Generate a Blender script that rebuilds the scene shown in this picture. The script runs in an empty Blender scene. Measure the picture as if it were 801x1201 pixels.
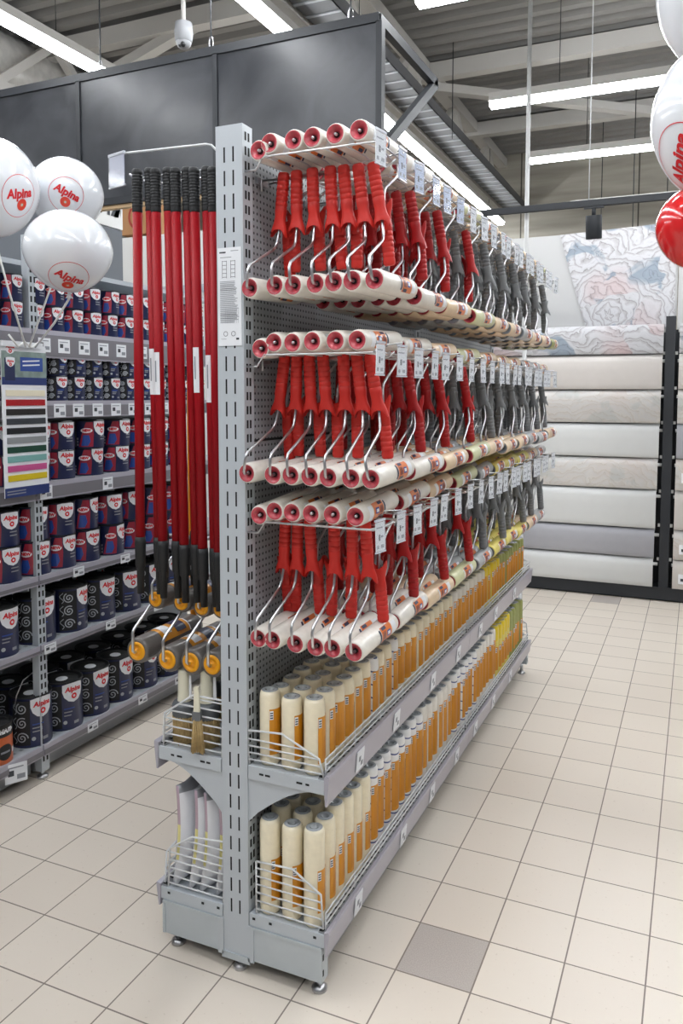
import bpy, bmesh, math, random
from mathutils import Vector, Matrix
random.seed(7)
PI = math.pi
S = bpy.context.scene
COL = S.collection

# ------------------------------------------------------------------ camera
f, PITCH, YAW, ROLL = 917.341, 0.07172, 0.40689, 0.00237
CAM = Vector((0.677, -1.812, 1.487))
fw = Vector((-math.sin(YAW)*math.cos(PITCH), math.cos(YAW)*math.cos(PITCH), -math.sin(PITCH)))
ri = Vector((math.cos(YAW), math.sin(YAW), 0)); up = ri.cross(fw)
r2 = math.cos(ROLL)*ri + math.sin(ROLL)*up; u2 = -math.sin(ROLL)*ri + math.cos(ROLL)*up
cd = bpy.data.cameras.new('camera'); co = bpy.data.objects.new('camera', cd); COL.objects.link(co)
M = Matrix((r2, u2, -fw)).transposed().to_4x4(); M.translation = CAM
co.matrix_world = M
cd.sensor_fit = 'HORIZONTAL'; cd.sensor_width = 36; cd.lens = 36*f/801
cd.shift_x = -21.65/801; cd.shift_y = -69.9/801
cd.clip_start = 0.05; cd.clip_end = 100
S.camera = co

# ------------------------------------------------------------------ world, exposure
w = bpy.data.worlds.new('world'); S.world = w; w.use_nodes = True
bg = w.node_tree.nodes['Background']; bg.inputs[0].default_value = (0.95, 0.98, 1.0, 1); bg.inputs[1].default_value = 0.17
S.view_settings.view_transform = 'Standard'; S.view_settings.look = 'None'
S.view_settings.gamma = 1; S.view_settings.use_curve_mapping = False
S.view_settings.exposure = 0.0
TUBE = 36.0          # strength of the ceiling tubes

# ------------------------------------------------------------------ materials
def srgb(c):
    if isinstance(c, str): c = [int(c[i:i+2], 16)/255 for i in (0, 2, 4)]
    return tuple(x/12.92 if x <= .04045 else ((x+.055)/1.055)**2.4 for x in c) + (1,)
def mat(name, c, rough=.5, metal=0, coat=0, emit=0, noise=0, nscale=30, bump=0, alpha=1, trans=0):
    m = bpy.data.materials.new(name); m.use_nodes = True
    nt = m.node_tree; b = nt.nodes['Principled BSDF']
    col = srgb(c)
    b.inputs['Base Color'].default_value = col
    b.inputs['Roughness'].default_value = rough; b.inputs['Metallic'].default_value = metal
    b.inputs['Coat Weight'].default_value = coat; b.inputs['Coat Roughness'].default_value = .12
    b.inputs['Alpha'].default_value = alpha; b.inputs['Transmission Weight'].default_value = trans
    if emit:
        b.inputs['Emission Color'].default_value = col; b.inputs['Emission Strength'].default_value = emit
    if noise or bump:
        tc = nt.nodes.new('ShaderNodeTexCoord'); n = nt.nodes.new('ShaderNodeTexNoise')
        n.inputs['Scale'].default_value = nscale; n.inputs['Detail'].default_value = 4
        nt.links.new(tc.outputs['Object'], n.inputs['Vector'])
        if noise:
            mx = nt.nodes.new('ShaderNodeMix'); mx.data_type = 'RGBA'
            mx.inputs[6].default_value = tuple(x*(1-noise) for x in col[:3])+(1,)
            mx.inputs[7].default_value = tuple(min(1, x*(1+noise)) for x in col[:3])+(1,)
            nt.links.new(n.outputs['Fac'], mx.inputs[0]); nt.links.new(mx.outputs[2], b.inputs['Base Color'])
        if bump:
            bp = nt.nodes.new('ShaderNodeBump'); bp.inputs['Strength'].default_value = bump; bp.inputs['Distance'].default_value = .004
            nt.links.new(n.outputs['Fac'], bp.inputs['Height']); nt.links.new(bp.outputs[0], b.inputs['Normal'])
    return m
class NT:
    """tiny node helper"""
    def __init__(s, m): s.t = m.node_tree; s.b = s.t.nodes['Principled BSDF']; s.tc = s.t.nodes.new('ShaderNodeTexCoord')
    def n(s, kind, **k):
        x = s.t.nodes.new('ShaderNode'+kind)
        for a, v in k.items(): setattr(x, a, v)
        return x
    def l(s, a, b): s.t.links.new(a, b)
    def math(s, op, a, b=None, c=None):
        x = s.n('Math', operation=op)
        for i, v in enumerate((a, b, c)):
            if v is None: continue
            if isinstance(v, (int, float)): x.inputs[i].default_value = v
            else: s.l(v, x.inputs[i])
        return x.outputs[0]
    def sep(s, out='Object'):
        x = s.n('SeparateXYZ'); s.l(s.tc.outputs[out], x.inputs[0]); return x.outputs
    def mix(s, fac, a, b):
        x = s.n('Mix', data_type='RGBA')
        for i, v in ((0, fac), (6, a), (7, b)):
            if isinstance(v, (int, float, tuple)): x.inputs[i].default_value = v
            else: s.l(v, x.inputs[i])
        return x.outputs[2]
    def ramp(s, fac, stops):
        x = s.n('ValToRGB'); e = x.color_ramp.elements
        while len(e) < len(stops): e.new(.5)
        for i, (p, c) in enumerate(stops): e[i].position = p; e[i].color = c
        s.l(fac, x.inputs[0]); return x.outputs[0]

steel = mat('chromed_wire', 'c9c9cc', .28, 1)
whitewire = mat('white_wire', 'd4d6d8', .4)
grey = mat('shelf_grey', 'b9bfc5', .42, noise=.04, nscale=6)
greyd = mat('panel_grey', '8f9296', .5)
zinc = mat('zinc_sheet', 'bac2c8', .36, .35, noise=.08, nscale=12)
lipm = mat('price_rail', 'a8a5b0', .35, coat=.3)
lipd = mat('dark_price_rail', '77747a', .4, coat=.2)
dark = mat('slot_dark', '1a1b1d', .8)
paper = mat('paper', 'e6e8ec', .6)
ink = mat('ink', '3b3d44', .6)
inkl = mat('ink_pale', '8d9097', .6)
red = mat('red_plastic', 'c8261c', .5, noise=.06, nscale=60)
redshaded = mat('deep_red_shaded', 'ab1619', .45)  # handles past the first bunch: deeper red, partly shade put into the colour
reddk = mat('red_plastic_cap', 'bf4450', .4, noise=.5, nscale=140, coat=.6)
polered = mat('red_paint', '960c18', .5)
polered.node_tree.nodes['Principled BSDF'].inputs['Specular IOR Level'].default_value = .2
black = mat('black_rubber', '1a1b1d', .6)
blackm = mat('black_metal', '212429', .55)
white = mat('white_plastic', 'e8e8e6', .4)
greyh = mat('grey_plastic', '77797b', .45)
greycap = mat('grey_cap', '8b9096', .45, noise=.3, nscale=120)
yel = mat('yellow_cap', 'f0a40c', .4)
def fuzz(name, c, coat=.55): return mat(name, c, .55, coat=coat, noise=.1, nscale=55, bump=.5)
S_white = fuzz('white_fleece', 'e6e1d8'); S_peach = fuzz('peach_fleece', 'e2c8a6'); S_green = fuzz('pale_green_fleece', 'cfd0a4')
S_grey = fuzz('grey_fleece', 'a9abac'); S_yel = fuzz('yellow_fleece', 'e3d268'); S_olive = fuzz('olive_fleece', '9aa05a')
S_dark = fuzz('dark_grey_fleece', '5e5955'); S_cream = fuzz('cream_fleece', 'efe4c8')
olab = mat('orange_label', 'e2762f', .35, coat=.5); amber = mat('amber_label', 'd48c08', .4, coat=.25, noise=.12, nscale=25)
navy = mat('navy_print', '19224c', .4, coat=.2); bluep = mat('blue_print', '2b4c9b', .35, coat=.4)
orangep = mat('orange_plastic', 'e08a1a', .4)
film = mat('clear_film_top', 'a9adb0', .2, coat=.8, noise=.4, nscale=90)

# striped fleece
S_stripe = mat('striped_fleece', 'ecebea', .5, coat=.35)
q = NT(S_stripe); z = q.sep()
t_ = q.math('ADD', q.math('MULTIPLY', z[2], 26.), q.math('MULTIPLY', z[0], 12.))
fr = q.math('FRACT', t_); k_ = q.math('LESS_THAN', fr, .12)
q.l(q.mix(k_, srgb('ecebea'), srgb('3f4f86')), q.b.inputs['Base Color'])

# floor tiles
tile = mat('floor_tile', 'd3cabd', .32)
q = NT(tile); z = q.sep()
gx = q.math('FRACT', q.math('ADD', q.math('MULTIPLY', z[0], 5.), .01)); gy = q.math('FRACT', q.math('ADD', q.math('MULTIPLY', z[1], 5.), .01))
g = q.math('MAXIMUM', q.math('LESS_THAN', gx, .02), q.math('LESS_THAN', gy, .02))
cx = q.math('FLOOR', q.math('MULTIPLY', z[0], 5.)); cy = q.math('FLOOR', q.math('MULTIPLY', z[1], 5.))
cb = q.n('CombineXYZ'); q.l(cx, cb.inputs[0]); q.l(cy, cb.inputs[1])
wn = q.n('TexWhiteNoise', noise_dimensions='2D'); q.l(cb.outputs[0], wn.inputs['Vector'])
base = q.mix(wn.outputs['Value'], srgb('dacfc2'), srgb('e0d6c9'))
ns = q.n('TexNoise'); ns.inputs['Scale'].default_value = 90; q.l(q.tc.outputs['Object'], ns.inputs['Vector'])
spk = q.math('GREATER_THAN', ns.outputs['Fac'], .70)
base = q.mix(q.math('MULTIPLY', spk, .35), base, srgb('b9a898'))
def cell(ix, iy): return q.math('MULTIPLY', q.math('COMPARE', cx, ix, .1), q.math('COMPARE', cy, iy, .1))
dk = q.math('MAXIMUM', cell(0., 0.), cell(0., 20.))
n2 = q.n('TexNoise'); n2.inputs['Scale'].default_value = 350; q.l(q.tc.outputs['Object'], n2.inputs['Vector'])
base = q.mix(dk, base, q.mix(n2.outputs['Fac'], srgb('978e87'), srgb('cdc4bd')))
q.l(q.mix(g, base, srgb('857b72')), q.b.inputs['Base Color'])
q.l(q.math('ADD', q.math('MULTIPLY', g, .5), .3), q.b.inputs['Roughness'])

# perforated steel
perf = mat('perforated_steel', '8f9296', .5)
q = NT(perf); z = q.sep()
def dots(a, b, pa, pb, r):
    u = q.math('SUBTRACT', q.math('FRACT', q.math('DIVIDE', a, pa)), .5); v = q.math('SUBTRACT', q.math('FRACT', q.math('DIVIDE', b, pb)), .5)
    d = q.math('SQRT', q.math('ADD', q.math('POWER', u, 2.), q.math('POWER', v, 2.)))
    return q.math('LESS_THAN', d, r)
q.l(q.mix(dots(z[1], z[2], .0165, .0165, .21), srgb('9b9ea2'), srgb('2b2c2e')), q.b.inputs['Base Color'])
# corrugated-looking concrete wall behind
concrete = mat('concrete_wall', 'a8a498', .8)
q = NT(concrete); z = q.sep()
nn = q.n('TexNoise'); nn.inputs['Scale'].default_value = 1.2; nn.inputs['Detail'].default_value = 6
mp = q.n('Mapping'); mp.inputs['Scale'].default_value = (.6, 1, 6); q.l(q.tc.outputs['Object'], mp.inputs[0]); q.l(mp.outputs[0], nn.inputs['Vector'])
jt = q.math('LESS_THAN', q.math('FRACT', q.math('DIVIDE', z[0], 1.3)), .012)
cc = q.ramp(nn.outputs['Fac'], [(.3, srgb('8c877c')), (.7, srgb('b9b4a8'))])
q.l(q.mix(jt, cc, srgb('55524b')), q.b.inputs['Base Color'])
# dark board
board = mat('chalk_board', '303237', .4)
q = NT(board)
nn = q.n('TexNoise'); nn.inputs['Scale'].default_value = 3.5; nn.inputs['Detail'].default_value = 5; nn.inputs['Distortion'].default_value = 1.5
q.l(q.tc.outputs['Object'], nn.inputs['Vector'])
q.l(q.ramp(nn.outputs['Fac'], [(.35, srgb('2b2d32')), (.7, srgb('3d3f44'))]), q.b.inputs['Base Color'])
q.l(q.ramp(nn.outputs['Fac'], [(.3, (.28,)*3+(1,)), (.7, (.42,)*3+(1,))]), q.b.inputs['Roughness'])
# foil duct
foil = mat('foil_duct', 'dcdad6', .3, .3, bump=1.0, nscale=13, noise=.3)
deck = mat('roof_deck', '8f8d8a', .6)
trussm = mat('truss_white', 'c6c3be', .6)
# floral paper
def floral(name, bgc, a, b, c, line, sc, strength):
    m = mat(name, bgc, .55); q = NT(m)
    mp = q.n('Mapping'); mp.inputs['Scale'].default_value = (sc, 1., sc); q.l(q.tc.outputs['Object'], mp.inputs[0])
    nz = q.n('TexNoise'); nz.inputs['Scale'].default_value = 3.0; nz.inputs['Detail'].default_value = 4; q.l(mp.outputs[0], nz.inputs['Vector'])
    vm = q.n('VectorMath', operation='MULTIPLY_ADD'); q.l(nz.outputs['Color'], vm.inputs[0]); vm.inputs[1].default_value = (.42, 0, .42); q.l(mp.outputs[0], vm.inputs[2])
    v = q.n('TexVoronoi', feature='F1'); v.inputs['Scale'].default_value = 1.25; v.inputs['Randomness'].default_value = .8; q.l(vm.outputs[0], v.inputs['Vector'])
    v2 = q.n('TexVoronoi', feature='F1'); v2.inputs['Scale'].default_value = 5.5; q.l(vm.outputs[0], v2.inputs['Vector'])
    # petals: rings round each blossom centre, scalloped and turned from ring to ring
    sc_ = q.n('VectorMath', operation='SCALE'); q.l(vm.outputs[0], sc_.inputs[0]); sc_.inputs['Scale'].default_value = 1.25
    df = q.n('VectorMath', operation='SUBTRACT'); q.l(sc_.outputs[0], df.inputs[0]); q.l(v.outputs['Position'], df.inputs[1])
    sp = q.n('SeparateXYZ'); q.l(df.outputs[0], sp.inputs[0])
    ang = q.math('ARCTAN2', sp.outputs[2], sp.outputs[0])
    ln = q.math('SQRT', q.math('ADD', q.math('POWER', sp.outputs[0], 2.), q.math('POWER', sp.outputs[2], 2.)))
    rg = q.math('MULTIPLY', ln, 8.0)
    sw = q.math('ABSOLUTE', q.math('SINE', q.math('ADD', q.math('MULTIPLY', ang, 2.5), q.math('MULTIPLY', q.math('FLOOR', rg), 1.9))))
    fr = q.math('FRACT', q.math('ADD', rg, q.math('MULTIPLY', sw, .55)))
    rim = q.ramp(fr, [(0, (1,)*4), (.09, (.0,)*3+(1,)), (.93, (0, 0, 0, 1)), (1, (1,)*4)])
    hue = q.n('SeparateColor'); q.l(v.outputs['Color'], hue.inputs[0])
    n3 = q.n('TexNoise'); n3.inputs['Scale'].default_value = 1.6; n3.inputs['Detail'].default_value = 3; n3.inputs['Distortion'].default_value = .8; q.l(mp.outputs[0], n3.inputs['Vector'])
    cc = q.n('SeparateColor'); q.l(n3.outputs['Color'], cc.inputs[0])
    petal = q.ramp(fr, [(0, srgb(bgc)), (.5, srgb('cdcdd0')), (1, srgb(b))])
    col = q.mix(strength*.8, srgb(bgc), petal)
    heart = q.ramp(v.outputs['Distance'], [(.12, (1,)*4), (.55, (0, 0, 0, 1))])
    pk = q.math('MULTIPLY', heart, q.math('GREATER_THAN', hue.outputs[1], .3))
    col = q.mix(q.math('MULTIPLY', pk, strength*.5), col, srgb(a))
    leaf = q.ramp(cc.outputs[1], [(.55, (0, 0, 0, 1)), (.60, (1,)*4)])
    lf = q.math('MULTIPLY', leaf, q.math('GREATER_THAN', v.outputs['Distance'], .38))
    col = q.mix(q.math('MULTIPLY', lf, strength*.8), col, srgb(c))
    col = q.mix(q.math('MULTIPLY', rim, strength*.48), col, srgb(line))
    q.l(col, q.b.inputs['Base Color']); return m
W_flor = floral('peony_paper', 'c2c2c5', 'c98f8a', 'a09b9d', '8090a0', '4a4141', 2.2, 1.0)
W_faint = floral('faint_floral_paper', 'd6d1cb', 'cdb0a2', 'c6beb6', 'b9bdbb', '938a84', 2.6, .6)
W_beige = mat('beige_paper', 'cfc9c4', .6, noise=.05, nscale=14); W_white = mat('white_paper', 'd6d7d6', .6, noise=.03, nscale=14)
W_grey = mat('grey_paper', 'aaaab0', .6, noise=.05, nscale=20)
W_back = mat('backing_white', 'bfbfbf', .6)
balw = mat('white_latex', 'e6e9ee', .18, coat=.6); balr = mat('red_latex', 'd81f22', .15, coat=.8)
logo = mat('logo_red', 'd6232b', .4)
tubem = mat('tube_diffuser', 'ffffff', .5, emit=TUBE); tubem.node_tree.nodes['Principled BSDF'].inputs['Emission Color'].default_value = (.94, .97, 1, 1)
clear = mat('clear_plastic', 'e9eef5', .08, alpha=.22)
bluetag = mat('pale_blue_card', 'b9c8e6', .5)

# ------------------------------------------------------------------ mesh builder
class MB:
    def __init__(s): s.v = []; s.f = []; s.m = []; s.sm = []; s.mats = []
    def mi(s, m):
        if m not in s.mats: s.mats.append(m)
        return s.mats.index(m)
    def add(s, vs, fs, m, smooth=False, T=None):
        o = len(s.v); s.v += [tuple(T @ Vector(p)) if T else tuple(p) for p in vs]
        k = s.mi(m)
        for q in fs: s.f.append(tuple(i+o for i in q)); s.m.append(k); s.sm.append(smooth)
        return s
    def box(s, x0, x1, y0, y1, z0, z1, m, T=None):
        vs = [(x, y, z) for z in (z0, z1) for y in (y0, y1) for x in (x0, x1)]
        return s.add(vs, [(0, 2, 3, 1), (4, 5, 7, 6), (0, 1, 5, 4), (2, 6, 7, 3), (0, 4, 6, 2), (1, 3, 7, 5)], m, False, T)
    def lathe(s, prof, m, n=20, axis='Z', at=(0, 0, 0), smooth=True, a0=0, a1=2*PI):
        """prof: (r, h) list or (r, h, mat) starting a new material for the following band"""
        full = abs(a1-a0-2*PI) < 1e-6; k = n if full else n+1
        rows = []
        for p in prof:
            r, h = p[0], p[1]
            row = []
            for i in range(k):
                a = a0+(a1-a0)*i/n; x, y = r*math.cos(a), r*math.sin(a)
                q = (x, y, h) if axis == 'Z' else ((x, h, y) if axis == 'Y' else (h, x, y))
                row.append((q[0]+at[0], q[1]+at[1], q[2]+at[2]))
            rows.append(row)
        flip = axis == 'Y'
        for j in range(len(rows)-1):
            mm = prof[j][2] if len(prof[j]) > 2 else m
            vs = rows[j]+rows[j+1]; fs = []
            for i in range(n):
                b = (i+1) % k
                q = (i, b, k+b, k+i)
                fs.append(q[::-1] if flip else q)
            s.add(vs, fs, mm, smooth)
        return s
    def disc(s, c, r, m, axis='Z', n=20, sgn=1):
        vs = []
        for i in range(n):
            a = 2*PI*i/n; x, y = r*math.cos(a), r*math.sin(a)
            q = (x, y, 0) if axis == 'Z' else ((x, 0, y) if axis == 'Y' else (0, x, y)); vs.append((q[0]+c[0], q[1]+c[1], q[2]+c[2]))
        fl = list(range(n)); 
        if (sgn < 0) != (axis == 'Y'): fl = fl[::-1]
        return s.add(vs, [tuple(fl)], m)
    def tube(s, pts, r, m, n=6, cap=True):
        pts = [Vector(p) for p in pts]; rings = []
        prev = None
        for i, p in enumerate(pts):
            d = (pts[min(i+1, len(pts)-1)]-pts[max(i-1, 0)])
            if d.length < 1e-9: d = Vector((0, 0, 1))
            d.normalize()
            ref = prev if prev is not None else (Vector((0, 0, 1)) if abs(d.z) < .9 else Vector((1, 0, 0)))
            a = ref-d*ref.dot(d)
            if a.length < 1e-6: a = d.orthogonal()
            a.normalize(); b = d.cross(a); prev = a
            rings.append([p+r*(math.cos(2*PI*k/n)*a+math.sin(2*PI*k/n)*b) for k in range(n)])
        vs = [q for rg in rings for q in rg]; fs = []
        for j in range(len(rings)-1):
            for k in range(n): fs.append((j*n+k, j*n+(k+1) % n, (j+1)*n+(k+1) % n, (j+1)*n+k))
        s.add(vs, fs, m, True)
        if cap:
            s.add(rings[0], [tuple(range(n))[::-1]], m); s.add(rings[-1], [tuple(range(n))], m)
        return s
    def prism(s, poly, h0, h1, m, axis='Y', T=None):
        """poly in the two remaining axes, extruded between h0 and h1"""
        def P(a, b, h): return (a, h, b) if axis == 'Y' else ((h, a, b) if axis == 'X' else (a, b, h))
        n = len(poly); vs = [P(a, b, h0) for a, b in poly]+[P(a, b, h1) for a, b in poly]
        fs = [tuple(range(n)), tuple(range(n, 2*n))[::-1]]+[(i, i+n, (i+1) % n+n, (i+1) % n) for i in range(n)]
        return s.add(vs, fs, m, False, T)
    def quad(s, a, b, c, d, m): return s.add([a, b, c, d], [(0, 1, 2, 3)], m)
    def build(s, name, parent=None, loc=None, fix=True):
        me = bpy.data.meshes.new(name); me.from_pydata(s.v, [], s.f)
        for m in s.mats: me.materials.append(m)
        me.polygons.foreach_set('material_index', s.m); me.polygons.foreach_set('use_smooth', s.sm)
        if fix:
            bm = bmesh.new(); bm.from_mesh(me)
            bmesh.ops.remove_doubles(bm, verts=bm.verts, dist=1e-5)
            bmesh.ops.recalc_face_normals(bm, faces=bm.faces); bm.to_mesh(me); bm.free()
        me.update()
        o = bpy.data.objects.new(name, me); COL.objects.link(o)
        if parent: o.parent = parent
        if loc: o.location = loc
        return o
def tag(o, label, cat, group=None):
    o['label'] = label; o['category'] = cat
    if group: o['group'] = group
    elif 'group' in o: del o['group']
    return o
def thing(name, label, cat, loc=(0, 0, 0), rz=0, group=None):
    o = bpy.data.objects.new(name, None); COL.objects.link(o); o.empty_display_size = .05
    o.location = loc; o.rotation_euler = (0, 0, rz); return tag(o, label, cat, group)
def structure(o): o['kind'] = 'structure'; return o
def copy_tree(o, parent=None):
    c = o.copy(); COL.objects.link(c)
    if parent: c.parent = parent; c.matrix_parent_inverse = o.matrix_parent_inverse.copy()
    for ch in list(o.children): copy_tree(ch, c)
    return c
class Proto:
    """first use hands out the original, later uses copies"""
    def __init__(s, make): s.make = make; s.o = None
    def __call__(s):
        if s.o is None: s.o = s.make(); return s.o
        return copy_tree(s.o)
ORD = 'first second third fourth fifth sixth seventh eighth ninth tenth eleventh twelfth thirteenth fourteenth fifteenth sixteenth seventeenth eighteenth nineteenth twentieth'.split()
TENS = {2: 'twenty', 3: 'thirty', 4: 'forty', 5: 'fifty'}
def ordn(i):
    i += 1
    if i <= 20: return ORD[i-1]
    t, u = divmod(i, 10)
    return {3: 'thirtieth', 4: 'fortieth', 5: 'fiftieth'}[t] if u == 0 else TENS[t]+'-'+ORD[u-1]
_tc = {}
def text2d(body, size=1, bold=0., shear=0., spacing=1.):
    k = (body, size, bold, shear, spacing)
    if k not in _tc:
        c = bpy.data.curves.new('lettering', 'FONT'); c.body = body; c.size = size; c.offset = bold; c.shear = shear
        c.align_x = 'CENTER'; c.align_y = 'CENTER'; c.space_character = spacing; c.resolution_u = 3
        o = bpy.data.objects.new('lettering', c); COL.objects.link(o)
        dg = bpy.context.evaluated_depsgraph_get(); dg.update()
        me = o.evaluated_get(dg).to_mesh()
        _tc[k] = ([(v.co.x, v.co.y) for v in me.vertices], [tuple(p.vertices) for p in me.polygons])
        o.evaluated_get(dg).to_mesh_clear(); bpy.data.objects.remove(o); bpy.data.curves.remove(c)
    return _tc[k]
def ell(cx, cy, rx, ry, n=20): return [(cx+rx*math.cos(2*PI*i/n), cy+ry*math.sin(2*PI*i/n)) for i in range(n)]
def ring2d(cx, cy, rx, ry, t, n=28):
    a = ell(cx, cy, rx, ry, n); b = ell(cx, cy, rx-t, ry-t, n)
    return a+b, [(i, (i+1) % n, n+(i+1) % n, n+i) for i in range(n)]
def strip2d(pts, wd):
    v = []; 
    for i, p in enumerate(pts):
        a = pts[max(i-1, 0)]; b = pts[min(i+1, len(pts)-1)]
        d = Vector((b[0]-a[0], b[1]-a[1])); d.normalize(); n = Vector((-d.y, d.x))*wd/2
        v += [(p[0]+n.x, p[1]+n.y), (p[0]-n.x, p[1]-n.y)]
    return v, [(2*i, 2*i+1, 2*i+3, 2*i+2) for i in range(len(pts)-1)]

# ================================================================== ROOM
mb = MB(); mb.box(-7, 4, -4, 7.6, -.05, 0, tile); structure(mb.build('floor'))
mb = MB(); mb.box(-7, 4, 7.5, 7.7, 0, 4.4, concrete); structure(mb.build('wall_back'))
mb = MB(); mb.box(-7.2, -7, -4, 7.7, 0, 4.4, mat('left_wall_paint', 'b8b8b6', .7)); structure(mb.build('wall_left'))
# corrugated roof deck, ribs across
prof = []; y = -4
while y < 7.6:
    prof += [(y, 4.30), (y+.07, 4.30), (y+.09, 4.36), (y+.15, 4.36)]; y += .17
mb = MB(); n = len(prof)
mb.add([(-7.2, a, b) for a, b in prof]+[(4, a, b) for a, b in prof], [(i, i+1, n+i+1, n+i) for i in range(n-1)], deck)
mb.box(-7.2, 4, -4, 7.7, 4.38, 4.42, deck)
structure(mb.build('ceiling'))
# trusses (along Y) and purlins (along X)
def beam(mb, a, b, wd, ht, m):
    a, b = Vector(a), Vector(b); d = (b-a).normalized(); sd = d.cross(Vector((0, 0, 1)))
    if sd.length < .01: sd = Vector((1, 0, 0))
    sd.normalize(); u = sd.cross(d)
    vs = [p+sd*sx*wd/2+u*sz*ht/2 for p in (a, b) for sx, sz in ((-1, -1), (1, -1), (1, 1), (-1, 1))]
    mb.add(vs, [(0, 1, 2, 3), (7, 6, 5, 4), (0, 4, 5, 1), (1, 5, 6, 2), (2, 6, 7, 3), (3, 7, 4, 0)], m)
for k, (X, wht) in enumerate(((-1.52, 'the right'), (-4.0, 'the left'))):
    t = thing('roof_truss', 'pale steel roof truss with zigzag webs running away under the deck, '+('nearer the wallpaper' if k == 0 else 'above the paint shelves'), 'truss', (X, 1.8, 3.6))
    for zc, nm in ((4.22, 'top_chord'), (3.68, 'bottom_chord')):
        mb = MB(); beam(mb, (0, -5.7, zc-3.6), (0, 5.7, zc-3.6), .11, .1, trussm); mb.build(nm, t)
    y = -5.6; i = 0
    while y < 5.4:
        mb = MB(); z0, z1 = (.08, .6) if i % 2 == 0 else (.6, .08)
        beam(mb, (0, y, z0), (0, y+.62, z1), .06, .06, trussm); mb.build('web_member', t); y += .62; i += 1
for i, Y in enumerate((-1.6, 0, 1.55, 3.1, 4.66, 6.2)):
    mb = MB(); beam(mb, (-7, Y, 4.2), (4, Y, 4.2), .1, .13, trussm)
    mb.box(-7, 4, Y+.05, Y+.06, 4.25, 4.29, blackm)
    tag(mb.build('roof_purlin'), 'pale steel purlin crossing under the roof deck, %s from the camera' % ORD[i], 'beam')
def brace(a, b, lab):
    mb = MB(); beam(mb, a, b, .09, .07, trussm); tag(mb.build('roof_brace'), lab, 'beam')
brace((-1.5, 4.7, 4.1), (.35, 6.15, 4.1), 'slanting pale roof brace leaving the truss above the near right tube lamp')
brace((.35, 6.15, 4.1), (1.9, 4.7, 4.1), 'slanting pale roof brace at far right behind the white balloon')
brace((-4, 3.1, 3.8), (-2.6, 3.15, 4.25), 'slanting pale brace above the left part of the black board')
brace((-3.1, 3.6, 4.25), (-3.6, 3.6, 3.6), 'steep pale brace above the dome camera')
# cable tray beside the tube line
traym = mat('galvanised_tray', '58595b', .6)
mb = MB()
mb.box(-1.44, -1.22, -1, 7.4, 3.64, 3.645, traym); mb.box(-1.44, -1.435, -1, 7.4, 3.64, 3.72, traym); mb.box(-1.225, -1.22, -1, 7.4, 3.64, 3.72, traym)
for i in range(56): mb.box(-1.44, -1.22, -1+.15*i, -.98+.15*i, 3.634, 3.64, greyd)
tag(mb.build('cable_tray'), 'long grey galvanised cable tray running beside the line of tube lamps', 'cable tray')
# foil duct
pr = []; y = -3
while y < 5: pr += [(.27, y), (.285, y+.05)]; y += .1
mb = MB(); mb.lathe(pr, foil, 24, 'Y', (-4.35, 0, 3.98)); tag(mb.build('ventilation_duct'), 'crinkled silver foil air duct under the roof at upper left', 'duct')
# ------------------------------------------------------------------ tube lamps
def lamp(a, b, lab):
    a, b = Vector(a), Vector(b); d = b-a; L = d.length
    t = thing('tube_lamp', lab, 'lamp', a, math.atan2(d.y, d.x))
    mb = MB(); mb.prism([(-.045, .0), (.045, .0), (.03, .06), (-.03, .06)], 0, L, trussm, 'X'); mb.build('housing', t)
    mb = MB(); mb.prism([(-.043, -.001), (-.035, -.032), (.035, -.032), (.043, -.001)], .005, L-.005, tubem, 'X'); mb.build('diffuser', t)
    mb = MB()
    for k in (.12, .88): mb.tube([(L*k, 0, .05), (L*k, 0, 4.3-a.z)], .003, blackm, 4)
    mb.build('suspension_wire', t)
lamp((-2.78, -3.9, 3.5), (-2.78, 2.55, 3.5), 'glowing tube lamp at upper left passing behind the black board')
lamp((-1.48, -3.9, 3.5), (-1.48, 2.55, 3.5), 'glowing tube lamp at the top middle above the black board')
lamp((-1.48, 2.6, 3.5), (-1.48, 7.3, 3.5), 'long glowing tube lamp running above the top row of rollers')
lamp((-.70, 3.63, 3.5), (3.2, 3.63, 3.5), 'glowing tube lamp across the ceiling, nearer of the two at right')
lamp((-.70, 5.02, 3.5), (3.2, 5.02, 3.5), 'glowing tube lamp across the ceiling, farther of the two at right')
for Y, nm in ((2.1, 'just out of frame beyond the two at right'), (.5, 'straight above the gondola front'), (-1.1, 'overhead of the dark floor tile'), (-2.7, 'behind the camera')):
    lamp((-.70, Y, 3.5), (3.2, Y, 3.5), 'glowing tube lamp across the right aisle, '+nm)
lamp((-5.6, -2.6, 3.4), (-5.6, 4, 3.4), 'added tube lamp out of sight beyond the paint shelves, lighting the left')  # unseen lamp, added for its light on the left side
# thin ceiling wires and drops
for i, (x, y, zz) in enumerate(((.1, 5.6, 2.75), (-.25, 6.3, 2.9), (.35, 6.3, 2.9), (-1.2, 4.4, 3.55), (-2.3, 3.9, 3.6))):
    mb = MB(); mb.tube([(x, y, zz), (x, y, 4.3)], .004, blackm, 4)
    tag(mb.build('hanging_wire'), 'thin dark wire hanging from the roof deck, %s in the back' % ORD[i], 'wire')

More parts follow.
